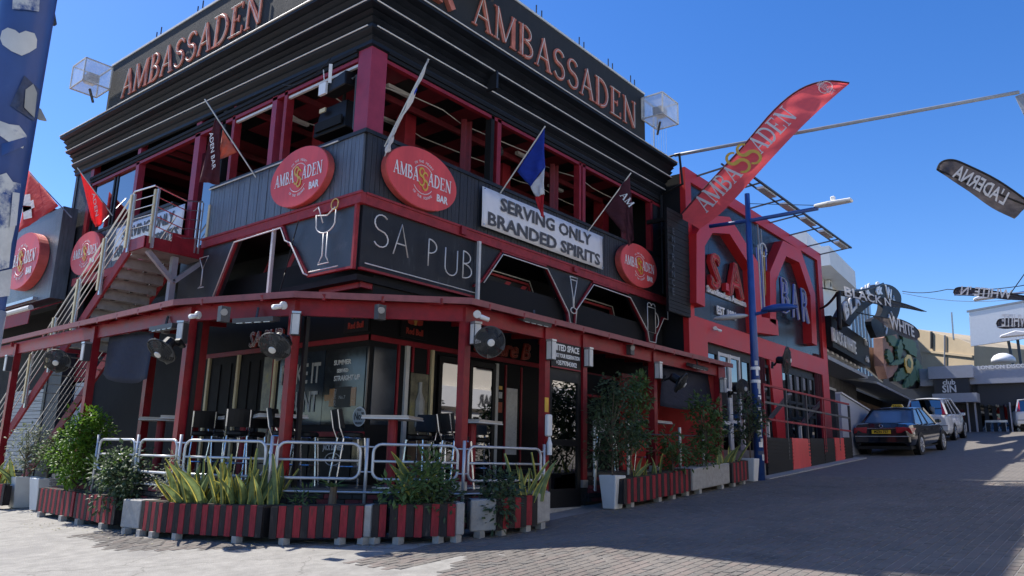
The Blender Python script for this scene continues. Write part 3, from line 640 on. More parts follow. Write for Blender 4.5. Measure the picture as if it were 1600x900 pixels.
MB().box(2.62, 3.61, -1.99, -1.94, 2.62, 3.12).build('transom', 'black', door)
sg = T('notice_sign', 'black LIMITED SPACE reservation sign above the entrance door', 'sign', (3.1, -2.02, 2.7))
MB().box(2.66, 3.54, -2.03, -2.0, 2.68, 3.13).build('board', 'black', sg)
for a in (2.67, 3.12): MB().box(2.66, 3.54, -2.04, -2.0, a, a + .02).build('border', 'red', sg)
text('LIMITED SPACE', 'lettering', 'white', sg, (3.05, -2.035, 2.98), (1, 0, 0), (0, 0, 1), .11, .006, width=.86, bold=.004)
text('MAKE YOUR RESERVATION', 'lettering', 'white', sg, (3.1, -2.035, 2.86), (1, 0, 0), (0, 0, 1), .07, .006, width=.8, bold=.002)
text('+35797843002', 'lettering', 'white', sg, (3.1, -2.035, 2.73), (1, 0, 0), (0, 0, 1), .08, .006, width=.62, bold=.002)
dsp = T('soap_dispenser', 'small white dispenser with bottle on the red post by the entrance door', 'dispenser', (2.52, -2.06, 1.5))
MB().box(2.47, 2.59, -2.13, -2.04, 1.5, 1.86).build('body', 'white', dsp, bevel=.02); MB().lathe((2.54, -2.1, 1.2), [(.045, 0), (.05, .18), (.03, .24), (.02, .29)], 10).build('bottle', 'white', dsp)
nt_ = tag(MB().box(2.48, 2.58, -2.045, -2.036, 1.9, 2.14).build('paper_notice', 'gold'), 'yellow paper notice taped on the red post by the door', 'notice')
# wall lamps on posts
def make_lamp(loc, rz, label):
    t = T('post_lamp', label, 'lamp', (0, 0, 0), 'square lamps on the canopy posts')
    MB().box(-.06, .06, -.11, .0, -.16, .16).build('housing', 'darkgrey', t); MB().box(-.052, .052, -.125, -.11, -.15, .15).build('diffuser', 'offwhite', t)
    MB().box(-.072, -.06, -.10, -.02, -.15, .15).build('diffuser', 'offwhite', t); MB().box(-.065, .065, -.13, 0, .16, .19).build('cap', 'steel', t)
    t.location = loc; t.rotation_euler = (0, 0, rz); return t
lamp0 = make_lamp((-1.84, 9.4, 2.9), -math.pi / 2, 'square wall lamp on the leftmost red canopy post')
LB = [((-1.92, 5.2, 2.86), -1.57, 'square wall lamp on the post beside the fan under the stairs'), ((-1.93, 1.7, 2.92), -1.2, 'square wall lamp above the fan left of the pub corner'), ((-1.25, -.25, 2.98), -.7, 'square wall lamp on the red post at the canopy corner with a fan below'),
      ((.66, -2.04, 2.95), -.2, 'square wall lamp on the post with the round fan left of the entrance'), ((2.55, -2.045, 2.93), 0, 'square wall lamp left of the LIMITED SPACE sign'), ((3.68, -2.045, 2.93), 0, 'square wall lamp right of the LIMITED SPACE sign'), ((6.25, -2.045, 2.95), 0, 'square wall lamp on the slim red post behind the tall shrub'), ((9.35, -2.045, 2.9), 0, 'square wall lamp on the last canopy post by the hanging cloth')]
for p, rz, lb in LB: dup(lamp0, lb, p, rz)
# fans
def make_fan(R, label):
    t = T('wall_fan', label, 'fan', (0, 0, 0), 'wall fans around the terrace')
    q = MB()
    for k in range(1, 9): rr = R * k / 8; q.tube([(rr * math.cos(a * math.pi / 12), -.30 - .09 * (1 - (k / 8) ** 2), rr * math.sin(a * math.pi / 12)) for a in range(24)], .0045, 4, True)
    for k in range(64):
        a = k * math.pi / 32; q.tube([(R * f * math.cos(a), -.30 - .09 * (1 - f * f), R * f * math.sin(a)) for f in (.2, .6, 1)], .0028, 3)
        q.tube([(R * f * math.cos(a), -.30 + .09 * (1 - f * f), R * f * math.sin(a)) for f in (.2, .6, 1)], .0028, 3)
    q.tube([(R * math.cos(a * math.pi / 14), -.30, R * math.sin(a * math.pi / 14)) for a in range(28)], .013, 5, True)
    q.build('guard', 'fan', t)
    for k in range(5):
        b = MB(); a0 = k * 1.2566
        b.grid(lambda u, v: V(((.05 + u * R * .82) * math.cos(a0 + (v - .5) * (1.2 - .3 * u)), -.30 + (v - .5) * .09, (.05 + u * R * .82) * math.sin(a0 + (v - .5) * (1.2 - .3 * u)))), 5, 4)
        b.build('blade', 'fan', t)
    MB().lathe((0, -.41, 0), [(.0, 0), (.05, .005), (.055, .02)], 14, (0, 1, 0)).build('badge', 'offwhite', t)
    MB().lathe((0, -.26, 0), [(.07, 0), (.09, .04), (.09, .18), (.05, .22)], 12, (0, 1, 0)).build('motor', 'black', t)
    MB().tube([(0, -.08, -.02), (0, 0, -.14), (0, .04, -.14)], .025, 6).box(-.05, .05, .02, .06, -.22, -.06).build('bracket', 'black', t)
    return t
fan0 = make_fan(.225, 'round black wall fan at the foot of the stair')
fan0.location = HX(100, 553, -2.1); fan0.rotation_euler = (rad(32), 0, rad(-40))
FL = [(HX(272, 528, -2.2), (rad(48), rad(0), rad(-75)), 'black wall fan tilted down below the lamp left of the corner'), (HP(443, 522, (-1.45, -.4, 0), (.85, .53, 0)), (rad(44), 0, rad(-62)), 'wall fan on the red corner post facing the planters'),
      (HY(758, 531, -2.3), (rad(14), 0, rad(-35)), 'dark round wall fan left of the entrance door'), (HY(1045, 585, -2.2), (rad(35), 0, rad(20)), 'tilted wall fan on the slim red post by the cloth'), (HY(1143, 607, -2.25), (rad(5), 0, rad(-12)), 'wall fan on the canopy end beside the blue lamp post')]
for p, e, lb in FL: f = dup(fan0, lb, p); f.rotation_euler = e
big = make_fan(.34, 'large black wire fan mounted on the blue lamp post'); big.location = HY(1210, 562, -2.75); big.rotation_euler = (rad(6), 0, rad(8))
# cameras, heaters and speakers under the canopy
def bullet(p, rz, label):
    t = T('security_camera', label, 'camera', (0, 0, 0), 'white bullet cameras')
    MB().lathe((0, 0, 0), [(.028, -.02), (.036, 0), (.036, .13), (.0, .135)], 12, (-.9, -.2, -.22)).build('body', 'white', t, True); MB().lathe((.07, .03, .03), [(.06, 0), (.06, .03), (.03, .04)], 12, (0, -1, 0)).build('mount', 'offwhite', t)
    t.location = p; t.rotation_euler = (0, 0, rz); return t
bullet(HP(437, 479, (-1.5, -.5, 0), (.85, .53, 0)), 0, 'white bullet camera on the canopy above the corner post'); bullet(HY(752, 495, -2.25), 2.6, 'white bullet camera on the canopy beam left of the entrance'); bullet(HX(305, 494, -2.05), .3, 'round white camera on the canopy left of the corner')
def heater(p, d, label):
    t = T('patio_heater', label, 'heater', p, 'grey heaters under the canopy'); a = V(p); d = V(d).normalized()
    MB().bar(a - d * .38, a + d * .38, .16, .07, (0, -.4, 1)).build('housing', 'darkgrey', t)
    for k in (-.25, -.08, .09, .26): MB().bar(a + d * (k - .06) + V((-.02, -.02, -.04)), a + d * (k + .06) + V((-.02, -.02, -.04)), .1, .015, (0, -.4, 1)).build('reflector', 'steel', t)
    MB().bar(a, a + V((.05, .05, .2)), .03, .03).build('arm', 'darkgrey', t)
heater(HX(258, 512, -1.95), (0, 1, .0), 'grey strip heater under the canopy left of the corner'); heater(HY(835, 502, -2.1), (1, 0, 0), 'grey strip heater under the canopy above the entrance side'); heater(HY(1090, 573, -2.1), (1, 0, 0), 'grey strip heater at the right end of the canopy')
heater(HP(400, 500, (-1.4, 0, 0), (.9, .4, 0)), (-.3, 1, 0), 'dark bar heater behind the corner canopy beam')
for px, py in ((350, 490), (594, 487), (985, 545)):
    p = HP(px, py, (-.6, -1.2, 0), (.63, .77, 0)) if px < 900 else HY(px, py, -2.05)
    t = T('spotlight', {350: 'black spotlight under the canopy left of the corner', 594: 'black floodlight under the middle of the corner canopy', 985: 'black spotlight under the canopy right of the entrance'}[px], 'light', p)
    MB().box(p.x - .07, p.x + .07, p.y - .05, p.y + .05, p.z - .12, p.z + .1).build('housing', 'darkgrey', t); MB().lathe(p + V((-.02, -.04, .02)), [(.045, 0), (.05, .05)], 10, (-.5, -.8, -.3)).build('lens', 'greysteel', t)
# hanging dark cloths at both ends of the canopy
def cloth(pts, name, mt, label, cat, nu=10, nv=8, wav=.05, nrm=(0, 1, 0), thick=.006, group=None):
    a, b, c, d = [V(p) for p in pts]; n = V(nrm); q = MB()
    q.grid(lambda u, v: a.lerp(b, u).lerp(d.lerp(c, u), v) + n * wav * math.sin(u * 9 + v * 2) * (.3 + v) + V((0, 0, -.12 * math.sin(u * math.pi) * v)), nu, nv)
    o = q.build(name, mt, None, True); s = o.modifiers.new('s', 'SOLIDIFY'); s.thickness = thick
    return tag(o, label, cat, group)
cloth([HY(1035, 575, -1.75), HY(1106, 582, -1.75), HY(1109, 630, -1.75), HY(1035, 634, -1.75)], 'hanging_cloth', 'bluecloth', 'dark blue cloth hung under the right end of the canopy', 'cloth')
cloth([HX(172, 524, -1.7), HX(240, 520, -1.7), HX(236, 592, -1.7), HX(156, 584, -1.7)], 'hanging_cloth', 'bluecloth', 'dark grey cloth hung under the canopy left of the corner', 'cloth', nrm=(1, 0, 0))
# railing loops along the terrace edge
D1 = ((-1.98, 1.8, 0), V((-.68, 1.98, 0)).cross(V((0, 0, 1)))); D2 = ((-1.34, -.24, 0), V((1.82, -1.84, 0)).cross(V((0, 0, 1))))
RL = [HX(150, 715, -1.98), HX(213, 715, -1.98), HX(280, 715, -1.98), HP(423, 715, *D2), HP(573, 715, *D2), HY(725, 715, -2.08), HY(850, 715, -2.08)]
RL = [(p.x, p.y) for p in RL]; print('RL', RL)
rail = T('terrace_railing', 'steel tube railing with rounded loops around the corner terrace', 'railing', (-1, -1, .5))
def loop(p, q, z0, z1, r=.1):
    p, q = V(p), V(q); d = (q - p); L = d.length; d.normalize(); P = []
    for cx, cz, a0 in ((L - r, z0 + r, -90), (L - r, z1 - r, 0), (r, z1 - r, 90), (r, z0 + r, 180)):
        for k in range(5): a = rad(a0 + 22.5 * k); P.append(p + d * (cx + r * math.cos(a)) + V((0, 0, cz + r * math.sin(a))))
    return P
for (a, b) in zip(RL, RL[1:]):
    A, B = V((*a, 0)), V((*b, 0)); d = (B - A).normalized(); p, q = A + d * .09, B - d * .09
    l = MB().tube(loop(p, q, .80, 1.29, .12), .021, 8, True).build('rail_loop', 'railsteel', rail, True)
    MB().tube([p + V((0, 0, 1.05)), q + V((0, 0, 1.05))], .018, 8).build('middle_bar', 'railsteel', l, True)
for i, a in enumerate(RL):
    MB().tube([(a[0], a[1], .42), (a[0], a[1], 1.37)], .024, 8).build('post', 'railsteel', rail, True)
    q = MB()
    for j, s in ((i - 1, 1), (i + 1, 1)):
        if 0 <= j < len(RL):
            d = (V((*RL[j], 0)) - V((*a, 0))).normalized() * .1
            for z in (.9, 1.25): q.tube([(a[0], a[1], z), (a[0] + d.x, a[1] + d.y, z)], .012, 6)
    q.build('connector', 'railsteel', rail)
q = MB().tube([(-1.99, 3.3, .62), (-1.98, 1.75, .62), (-1.28, -.4, .62), (.5, -2.09, .62), (2.5, -2.1, .62)], .014, 6); q.build('foot_rail', 'railsteel', rail)
rr = T('wire_railing', 'red post railing with thin bars along the right half of the terrace', 'railing', (6.5, -2.02, .8))
for x in (3.95, 5.1, 7.2, 8.3): MB().tube([(x, -2.06, .6), (x, -2.06, 1.85)], .035, 8).build('post', 'steel', rr)
MB().tube([(3.8, -2.06, 1.62), (9.3, -2.06, 1.72)], .016, 6).build('rail', 'darkgrey', rr); MB().tube([(3.8, -2.06, 1.3), (9.3, -2.06, 1.4)], .016, 6).build('rail', 'redfade', rr)
# bar tables and stools
def make_table(label, grp='white topped bar tables'):
    t = T('bar_table', label, 'table', (0, 0, 0), grp)
    MB().box(-.36, .36, -.36, .36, 1.02, 1.055).build('table_top', 'woodtop', t); MB().box(-.37, .37, -.37, .37, 1.0, 1.018).build('top_edge', 'offwhite', t)
    MB().lathe((0, 0, 0), [(.075, 0), (.075, 1.0)], 12).build('leg', 'red', t, False); MB().lathe((0, 0, 0), [(.26, 0), (.26, .02), (.1, .05)], 16).build('base', 'steel', t); return t
def make_stool(label):
    t = T('bar_stool', label, 'stool', (0, 0, 0), 'black bar stools with steel legs')
    MB().lathe((0, 0, .72), [(.17, 0), (.2, .02), (.2, .06), (.17, .08)], 14).build('seat', 'black', t)
    MB().grid(lambda u, v: V(((u - .5) * .38, .2 + .06 * v - .05 * (2 * u - 1) ** 2, .86 + .27 * v)), 6, 3).build('backrest', 'black', t).modifiers.new('s', 'SOLIDIFY').thickness = .045
    for s in (-1, 1):
        MB().tube([(s * .15, -.17, .72), (s * .19, -.22, 0)], .014, 6).build('leg', 'chrome', t); MB().tube([(s * .15, .15, .72), (s * .19, .24, 0)], .014, 6).build('leg', 'chrome', t)
        MB().tube([(s * .17, -.1, .71), (s * .17, .16, .72), (s * .17, .22, .86), (s * .17, .27, 1.12)], .013, 6).build('back_rod', 'chrome', t)
    MB().tube([(.2 * math.cos(a * .5236), .2 * math.sin(a * .5236), .3) for a in range(12)], .012, 6, True).build('foot_ring', 'chrome', t); return t
TB = [(.12, -.95, 'bar table nearest the No 7 round sign'), (1.45, -1.35, 'bar table in front of the glass doors'), (-.75, .7, 'bar table behind the red corner post'), (-.55, 2.0, 'bar table left of the corner post with stools'), (-.95, 3.2, 'bar table behind the left railing loops'), (-.8, 4.4, 'leftmost bar table under the hanging cloth')]
t0 = None
for x, y, lb in TB:
    if t0 is None: t0 = make_table(lb); t0.location = (x, y, FLZ); t0.rotation_euler = (0, 0, .5)
    else: dup(t0, lb, (x, y, FLZ), .3 + x)
dup(t0, 'bar table behind the tall dark shrub on the right terrace', (6.9, -1.5, FL2 + .0), 0)
ST = [(-.35, -.55, 1.2, 'black bar stool left of the table by the No 7 sign'), (.75, -.9, -1.3, 'black bar stool right of the table by the No 7 sign'), (1.0, -1.45, 1.4, 'black bar stool left of the table by the glass doors'), (1.35, -.85, 0, 'black bar stool behind the table by the glass doors'), (2.0, -1.0, -.6, 'black bar stool at the end of the table by the glass doors'), (-.95, .2, .7, 'black bar stool just right of the red corner post'), (-.5, .35, .8, 'black bar stool under the MAKE IT COUNT window'), (-1.1, 1.3, 2.6, 'black bar stool left of the red corner post'), (-.7, 1.5, 2.9, 'black bar stool in the dark left of the corner'), (-1.0, 2.55, 2.7, 'black bar stool between the left bar tables'), (-.5, 2.7, .2, 'black bar stool behind the left bar tables')]
s0 = None
for x, y, rz, lb in ST:
    if s0 is None: s0 = make_stool(lb); s0.location = (x, y, FLZ); s0.rotation_euler = (0, 0, rz)
    else: dup(s0, lb, (x, y, FLZ), rz)
for i in range(3): dup(s0, ['black bar stool on the right terrace left of the post', 'black bar stool on the right terrace behind the shrub', 'black bar stool on the right terrace near the red end wall'][i], (4.8 + i * 1.5, -.8, FL2), .4 * i)
# pictures and neon inside the terrace
X = .36
pic = T('whisky_poster', 'dark poster reading SUMMER SERVED STRAIGHT UP with a whisky bottle', 'poster', (X, .5, 1.65)); rgt, upv = (0, -1, 0), (0, 0, 1)
MB().box(.352, .358, .06, 1.12, 1.66, 2.86).build('sheet', 'screen', pic)
for s, y, z, h, wd in (('SUMMER', .66, 2.62, .085, .46), ('SERVED', .64, 2.49, .06, .3), ('STRAIGHT UP', .52, 2.35, .085, .68)): text(s, 'lettering', 'offwhite', pic, (.35, y, z), rgt, upv, h, .004, width=wd, bold=.003)
MB().box(.346, .35, .25, .95, 1.92, 2.22).build('bottle_glass', 'whisky', pic); MB().box(.344, .348, .38, .8, 1.9, 2.24).build('bottle_label', 'black', pic); MB().box(.346, .35, .95, 1.08, 2.02, 2.12).build('bottle_neck', 'whisky', pic)
text('JACK DANIELS', 'lettering', 'labelgrey', pic, (.341, .76, 2.07), (0, 0, 1), (0, 1, 0), .06, .002, width=.28); text('No.7', 'lettering', 'labelgrey', pic, (.341, .6, 2.04), rgt, upv, .06, .002)
n7 = T('round_sign', 'round OLD No 7 BRAND sticker on the corner window', 'sign', (X, .12, 1.5))
MB().lathe((.345, .12, 1.74), [(.16, 0), (.16, .006)], 24, (-1, 0, 0)).build('disc', 'offwhite', n7); MB().lathe((.339, .12, 1.74), [(.145, 0), (.145, .003)], 24, (-1, 0, 0)).build('ring', 'labelgrey', n7)
text('No7', 'lettering', 'black', n7, (.333, .12, 1.69), rgt, upv, .12, .003, width=.23, bold=.003); text('OLD', 'lettering', 'black', n7, (.333, .12, 1.83), rgt, upv, .035, .003); text('BRAND', 'lettering', 'black', n7, (.333, .12, 1.62), rgt, upv, .035, .003)
mk = T('window_lettering', 'large serif words MAKE IT COUNT on the corner window', 'lettering', (X, 1.8, 1.7))
text('MAKE IT', 'lettering', 'labelgrey', mk, (.36, 1.85, 2.35), rgt, upv, .36, .006, width=1.15, bold=.008); text('COUNT', 'lettering', 'labelgrey', mk, (.36, 1.85, 1.85), rgt, upv, .36, .006, width=1.1, bold=.008)
for k, y in enumerate((.75, 1.9)):
    t = T('whisky_advert', ['dark lower panel with white JACK DANIELS crest, nearer the glass doors', 'dark lower panel with white JACK DANIELS crest, behind the red corner post'][k], 'sign', (X, y, .7))
    MB().box(.355, .362, y - .45, y + .45, .72, 1.38).build('board', 'black', t); text('JACK DANIELS', 'lettering', 'white', t, (.352, y, 1.2), rgt, upv, .09, .003, width=.55, bold=.002)
    MB().tube([(.352, y + .2 * math.cos(a * .2618), 1.05 + .1 * math.sin(a * .2618)) for a in range(24)], .008, 4, True).build('oval_ring', 'white', t); text('No.7', 'lettering', 'white', t, (.352, y, 1.02), rgt, upv, .07, .003, width=.2)
def neon_word(s, name, o, r, u, size, width, label, back='neonred', tube='neon', shear=0, outl=.008, proj=.04):
    t = T(name, label, 'neon sign', o); n = V(r).cross(V(u))
    text(s, 'backing_letters', back, t, V(o), r, u, size, .03, width=width, shear=shear, bold=.01 if back != 'navy' else 0)
    text(s, 'neon_tube', tube, t, V(o) + n * proj, r, u, size, width=width, shear=shear, outline=outl); return t
neon_word('SA PUB', 'neon_sign', (.36, 3.0, 3.12), rgt, upv, .3, 1.1, 'small red neon SA PUB lettering behind the corner post', shear=.1)
neon_word('Square B', 'neon_sign', (3.75, .0, 3.12), (1, 0, 0), upv, .34, 1.7, 'red script neon sign under the canopy left of the entrance', tube='salmon', shear=.25)
for x, y, rr_, lb in ((.34, .32, (0, -1, 0), 'left'), (1.35, .02, (1, 0, 0), 'right')):
    t = T('energy_drink_sign', 'small dark Red Bull sign with red bulls and yellow sun, %s of the pair' % lb, 'sign', (x, y, 3.2), 'energy drink signs'); o = V((x, y, 3.26)); rv = V(rr_); n = rv.cross(V((0, 0, 1)))
    MB().prism([o - rv * .32 - V((0, 0, .12)), o + rv * .32 - V((0, 0, .12)), o + rv * .32 + V((0, 0, .36)), o - rv * .32 + V((0, 0, .36))], n * .03).build('board', 'black', t)
    MB().lathe(o + V((0, 0, .19)) + n * .032, [(.075, 0), (.075, .01)], 16, n).build('sun_disc', 'neongold', t)
    for s in (-1, 1): MB().prism([o + rv * s * a + V((0, 0, b)) + n * .034 for a, b in ((.02, .13), (.1, .12), (.17, .14), (.19, .24), (.15, .21), (.1, .25), (.05, .22))], n * .012).build('bull_shape', 'neonred', t)
    text('Red Bull', 'lettering', 'neonred', t, o + V((0, 0, -.05)) + n * .034, rv, upv, .11, .01, width=.4, bold=.003)
tag(MB().box(.33, .35, .04, .22, 3.2, 3.42).build('paper_notice', 'offwhite'), 'small white paper notice between the two energy drink signs', 'notice')
# ================================================================== signs and flags on the pub
t = T('rooftop_lettering', 'faded salmon AMBASSADEN letters with neon tubes on the right parapet', 'sign', (2.2, -.28, 9.5))
salm = {0: 'salmon', 1: 'salmon', 2: 'salmon'}
serif('AMBASSADEN', 'salmon', t, (5.40, -.275, 9.60), (1, 0, 0), upv, .74, .03, 6.35, neon='neon')
t = T('rooftop_lettering', 'faded salmon AMBASSADEN letters with neon tubes on the left parapet', 'sign', (-.28, 6.4, 9.5))
serif('AMBASSADEN', 'salmon', t, (-.275, 6.40, 9.62 + LZ(6.4)), (0, -1, LZ(-1) - .028), upv, .74, .03, 6.35, neon='neon')
t = T('rooftop_letter', 'single salmon letter R cut by the top of the frame', 'sign', (1.3, -.28, 9.5)); serif('R', 'salmon', t, (1.35, -.275, 9.55), (1, 0, 0), upv, .8, .10, None, neon='neon')
def box_flood(c, s, label, tilt=0):
    t = T('floodlight_box', label, 'floodlight', c, 'glass floodlight boxes on the parapet'); a, b, h = s; c = V(c); q = MB()
    cs = [c + V((i * a / 2, j * b / 2, k * h / 2)) for k in (-1, 1) for i, j in ((-1, -1), (1, -1), (1, 1), (-1, 1))]
    for i, j in ((0, 1), (1, 2), (2, 3), (3, 0), (4, 5), (5, 6), (6, 7), (7, 4), (0, 4), (1, 5), (2, 6), (3, 7)): q.bar(cs[i], cs[j], .03, .03)
    q.build('frame', 'offwhite', t)
    for f in ((0, 1, 2, 3), (4, 5, 6, 7), (0, 1, 5, 4), (1, 2, 6, 5), (2, 3, 7, 6), (3, 0, 4, 7)): MB().quad(*[cs[i] for i in f]).build('pane', 'frost', t)
    MB().box(c.x - a * .2, c.x + a * .2, c.y - b * .2, c.y + b * .2, c.z - .2 * h, c.z + .12 * h).build('lamp_housing', 'greysteel', t); MB().box(c.x - a * .17, c.x + a * .17, c.y - b * .17, c.y + b * .17, c.z - .25 * h, c.z - .2 * h).build('lamp_glass', 'lens', t)
    MB().bar(c + V((0, 0, -h * .5)), c + V((.2, .2, -h * .5 - .25)), .05, .05).build('bracket', 'darkgrey', t)
box_flood((-.7, 10.6, 10.62), (.66, .8, .62), 'glass floodlight box at the far left end of the parapet')
box_flood((9.3, -.62, 10.3), (.85, .62, .6), 'glass floodlight box at the right end of the parapet')
box_flood((-.62, -.62, 9.72), (.72, .72, .55), 'glass floodlight box at the parapet corner cut by the top edge')
box_flood((2.2, -.85, 10.62), (.85, .8, .7), 'glass floodlight box above the first right hand roof letter')
MB_ = MB()
mast = T('roof_mast', 'thin rooftop mast with guy wires by the right floodlight box', 'mast', (9.6, .2, 9.3)); MB().tube([(9.7, -.2, 9.3), (9.7, -.2, 10.4)], .03, 6).build('pole', 'steel', mast)
q = MB()
for i in range(7): q.tube([(9.2 + i * .14, -.4, 9.3), (9.2 + i * .14, -.4, 10.1)], .005, 3)
q.build('bars', 'steel', mast)
# oval signs
def make_oval(label):
    t = T('oval_sign', label, 'sign', (0, 0, 0), 'red oval pub signs'); q = MB()
    E = lambda s, y, n=40: [V((.93 * s * math.cos(2 * math.pi * k / n), y, .585 * s * math.sin(2 * math.pi * k / n))) for k in range(n)]
    q.prism(E(1, 0), (0, -.15, 0)).prism(E(.3, .06), (0, -.06, 0)).build('rim', 'signrim', t); MB().prism(E(.985, -.151), (0, -.012, 0)).build('face', 'signred', t)
    r, u = (1, 0, 0), (0, 0, 1)
    for s, x, w_ in (('AMBA', -.44, .62), ('ADEN', .44, .62)): serif(s, 'white', t, (x, -.168, -.09), r, u, .25, .006, w_, 'lettering', joined=True)
    serif('S', 'gold', t, (-.045, -.172, -.15), r, u, .36, .006, .17, 'gold_letter', joined=True); serif('S', 'gold', t, (.045, -.175, -.22), r, u, .36, .006, .17, 'gold_letter', joined=True)
    for a0, a1 in ((35, 145), (215, 325)): MB().tube([(.28 * math.cos(rad(a0 + (a1 - a0) * k / 12)), -.17, -.02 + .28 * math.sin(rad(a0 + (a1 - a0) * k / 12))) for k in range(13)], .007, 4).build('ring_line', 'white', t)
    for s, top in (('IN THE HEART', 1), ('OF THE SQUARE', 0)):
        for k, ch in enumerate(s):
            if ch == ' ': continue
            a = rad(130 - 80 * k / (len(s) - 1)) if top else rad(230 + 80 * k / (len(s) - 1)); rr_ = .33 if top else .375
            tx = V((math.sin(a), 0, -math.cos(a))) if top else V((-math.sin(a), 0, math.cos(a))); up_ = V((math.cos(a), 0, math.sin(a))) * (1 if top else -1)
            text(ch, 'small_lettering', 'white', t, (rr_ * math.cos(a), -.169, -.02 + rr_ * math.sin(a)), tx, up_, .05, .003)
    text('BAR', 'lettering', 'white', t, (.52, -.169, -.33), r, u, .14, .006, width=.3, bold=.006); return t
ov = make_oval('red oval AMBASSADEN BAR sign on the right facade next to the corner'); ov.location = (1.2, -.06, 6.02); ov.scale = (.95, .8, .96)
dup(ov, 'red oval AMBASSADEN BAR sign on the left facade next to the corner', (-.06, 1.62, 6.04), -math.pi / 2)
o3 = dup(ov, 'red oval AMBASSADEN BAR sign at the right end below the maroon flag', (8.80, -.06, 5.98)); o3.scale = (.98, 1, .95)
dup(ov, 'faded red oval sign on the left facade behind the stair', (-.08, 10.65, 5.98), -math.pi / 2)
# neighbour box on the left with its own sign
nb = T('neighbour_box', 'dark boarded upper box of the next building with a pink awning below', 'building', (.5, 16, 0))
MB().box(-.4, -.03, 12.0, 24, 4.95, 7.45).build('wall', 'navysunlit', nb); MB().box(-.03, 3, 12.62, 24, 4.95, 7.44).build('wall', 'navyboard', nb); MB().box(-.42, 3, 12.7, 24, 7.45, 7.52).build('roof_edge', 'redfade', nb); MB().box(.4, 3, 12.8, 24, 0, 4.95).build('ground_floor', 'dark', nb)
MB().box(-.5, -.38, 12.9, 24, 4.98, 5.06).build('tube_light', 'steel', nb)
q = MB()
for i in range(28): y = 12.0 + i * .3; q.prism([V((-.1, y, 4.9)), V((-.8, y, 4.55)), V((-.82, y, 4.2)), V((-.8, y, 4.2)), V((-.78, y, 4.52)), V((-.1, y, 4.87))], (0, .298, 0))
q.build('awning', 'redfade', nb); MB().tube([(-.8, 12.0, 4.62), (-.8, 20, 4.62)], .07, 8).build('awning_roller', 'offwhite', nb)
dup(ov, 'thick round AMBASSADEN BAR sign on the dark box at the far left', (-.42, 13.7, 6.12), -math.pi / 2).scale = (1.36, 1.5, 1.36)
# banners
def banner(o, r, w_, h, label, lines):
    t = T('banner', label, 'banner', o, 'white SERVING ONLY banners'); r = V(r); n = r.cross(V(upv)); o = V(o)
    MB().grid(lambda u, v: o + r * (u - .5) * w_ + V((0, 0, (v - .5) * h)) + n * (.005 * math.sin(u * 23) + .006 * math.sin(u * 7 + v * 5)), 24, 4).build('sheet', 'banner', t, True).modifiers.new('s', 'SOLIDIFY').thickness = .006
    text(lines[0], 'lettering', 'ink', t, o + n * .018 + V((0, 0, .06)), r, upv, .27, .003, width=w_ * .76, bold=.011); text(lines[1], 'lettering', 'ink', t, o + n * .018 + V((0, 0, -.34)), r, upv, .27, .003, width=w_ * .93, bold=.011)
    for s in (-1, 1):
        for k in (-1, 1): MB().lathe(o + r * s * (w_ / 2 - .04) + V((0, 0, k * (h / 2 - .04))) + n * .02, [(.015, 0), (.015, .01)], 8, n).build('eyelet', 'chrome', t)
banner((5.05, -.13, 5.98), (1, 0, 0), 4.35, .82, 'long white SERVING ONLY BRANDED SPIRITS banner on the right facade', ('SERVING ONLY', 'BRANDED SPIRITS'))
banner((-.12, 7.55, 5.98), (0, -1, 0), 3.3, .82, 'white SERVING ONLY banner half hidden behind the stair landing', ('SERVING ONLY', 'BRANDED SPIRITS'))
# SA PUB board neon and drinks in neon
nw = T('neon_sign', 'white neon tube letters SA PUB on the corner fascia', 'neon sign', (1.3, -.07, 4.3))
def strokes(t, S, o, r, mt='neon', rad_=.012, s=1, name='neon_tube'):
    o, r = V(o), V(r); n = r.cross(V(upv))
    for pts in S:
        q = MB().tube([o + r * a * s + V((0, 0, b * s)) for a, b in pts], rad_, 6).build(name, mt, t, True)
SL = {'S': [arc(.15, .42, .15, .14, 40, 270, 9) + arc(.15, .14, .16, .14, 90, -150, 9)], 'A': [[(0, 0), (.17, .56), (.34, 0)], [(.07, .2), (.27, .2)]], 'P': [[(0, 0), (0, .5)] + arc(.0, .37, .2, .13, 90, -90)], 'U': [[(0, .5), (0, .14)] + arc(.16, .14, .16, .14, 180, 360) + [(.32, .5)]], 'B': [[(0, 0), (0, .52)] + arc(.0, .4, .2, .12, 90, -90) + arc(.0, .14, .24, .14, 90, -90)]}
for ch, x, z in (('S', .18, 4.55), ('A', .62, 4.5), ('P', 1.45, 4.46), ('U', 1.88, 4.40), ('B', 2.36, 4.42)): strokes(nw, SL[ch], (x, -.16, z), (1, 0, 0))
def glass_sign(label, o, r, S, extra=None, s=1):
    t = T('neon_drink_sign', label, 'neon sign', o, 'white neon drink outlines'); strokes(t, S, o, r, s=s)
    if extra: strokes(t, extra, o, r, 'neongold', s=s)
COCK = [[(-.35, .62), (-.32, .4)] + arc(-.03, .4, .3, .2, 190, 350) + [(.27, .62)], [(-.3, .6), (0, .55), (.24, .68)], [(-.07, .2), (-.06, -.25), (-.17, -.42), (.16, -.42), (.06, -.28), (.06, .2)], [(-.45, .72), (-.3, .78), (-.12, .42)]]
glass_sign('big neon cocktail glass outline on the left side of the corner', (-.15, .72, 4.66), (0, -1, 0), COCK, [arc(.22, .74, .11, .11, 0, 360, 12)], .88)
MART = [[(-.2, .3), (0, 0), (.2, .3), (-.2, .3)], [(0, 0), (0, -.4), (-.12, -.45), (.12, -.45)]]
glass_sign('neon martini glass outline on the left fascia by the stair', (-.15, 4.75, 4.75), (0, -1, 0), MART, None, .85)
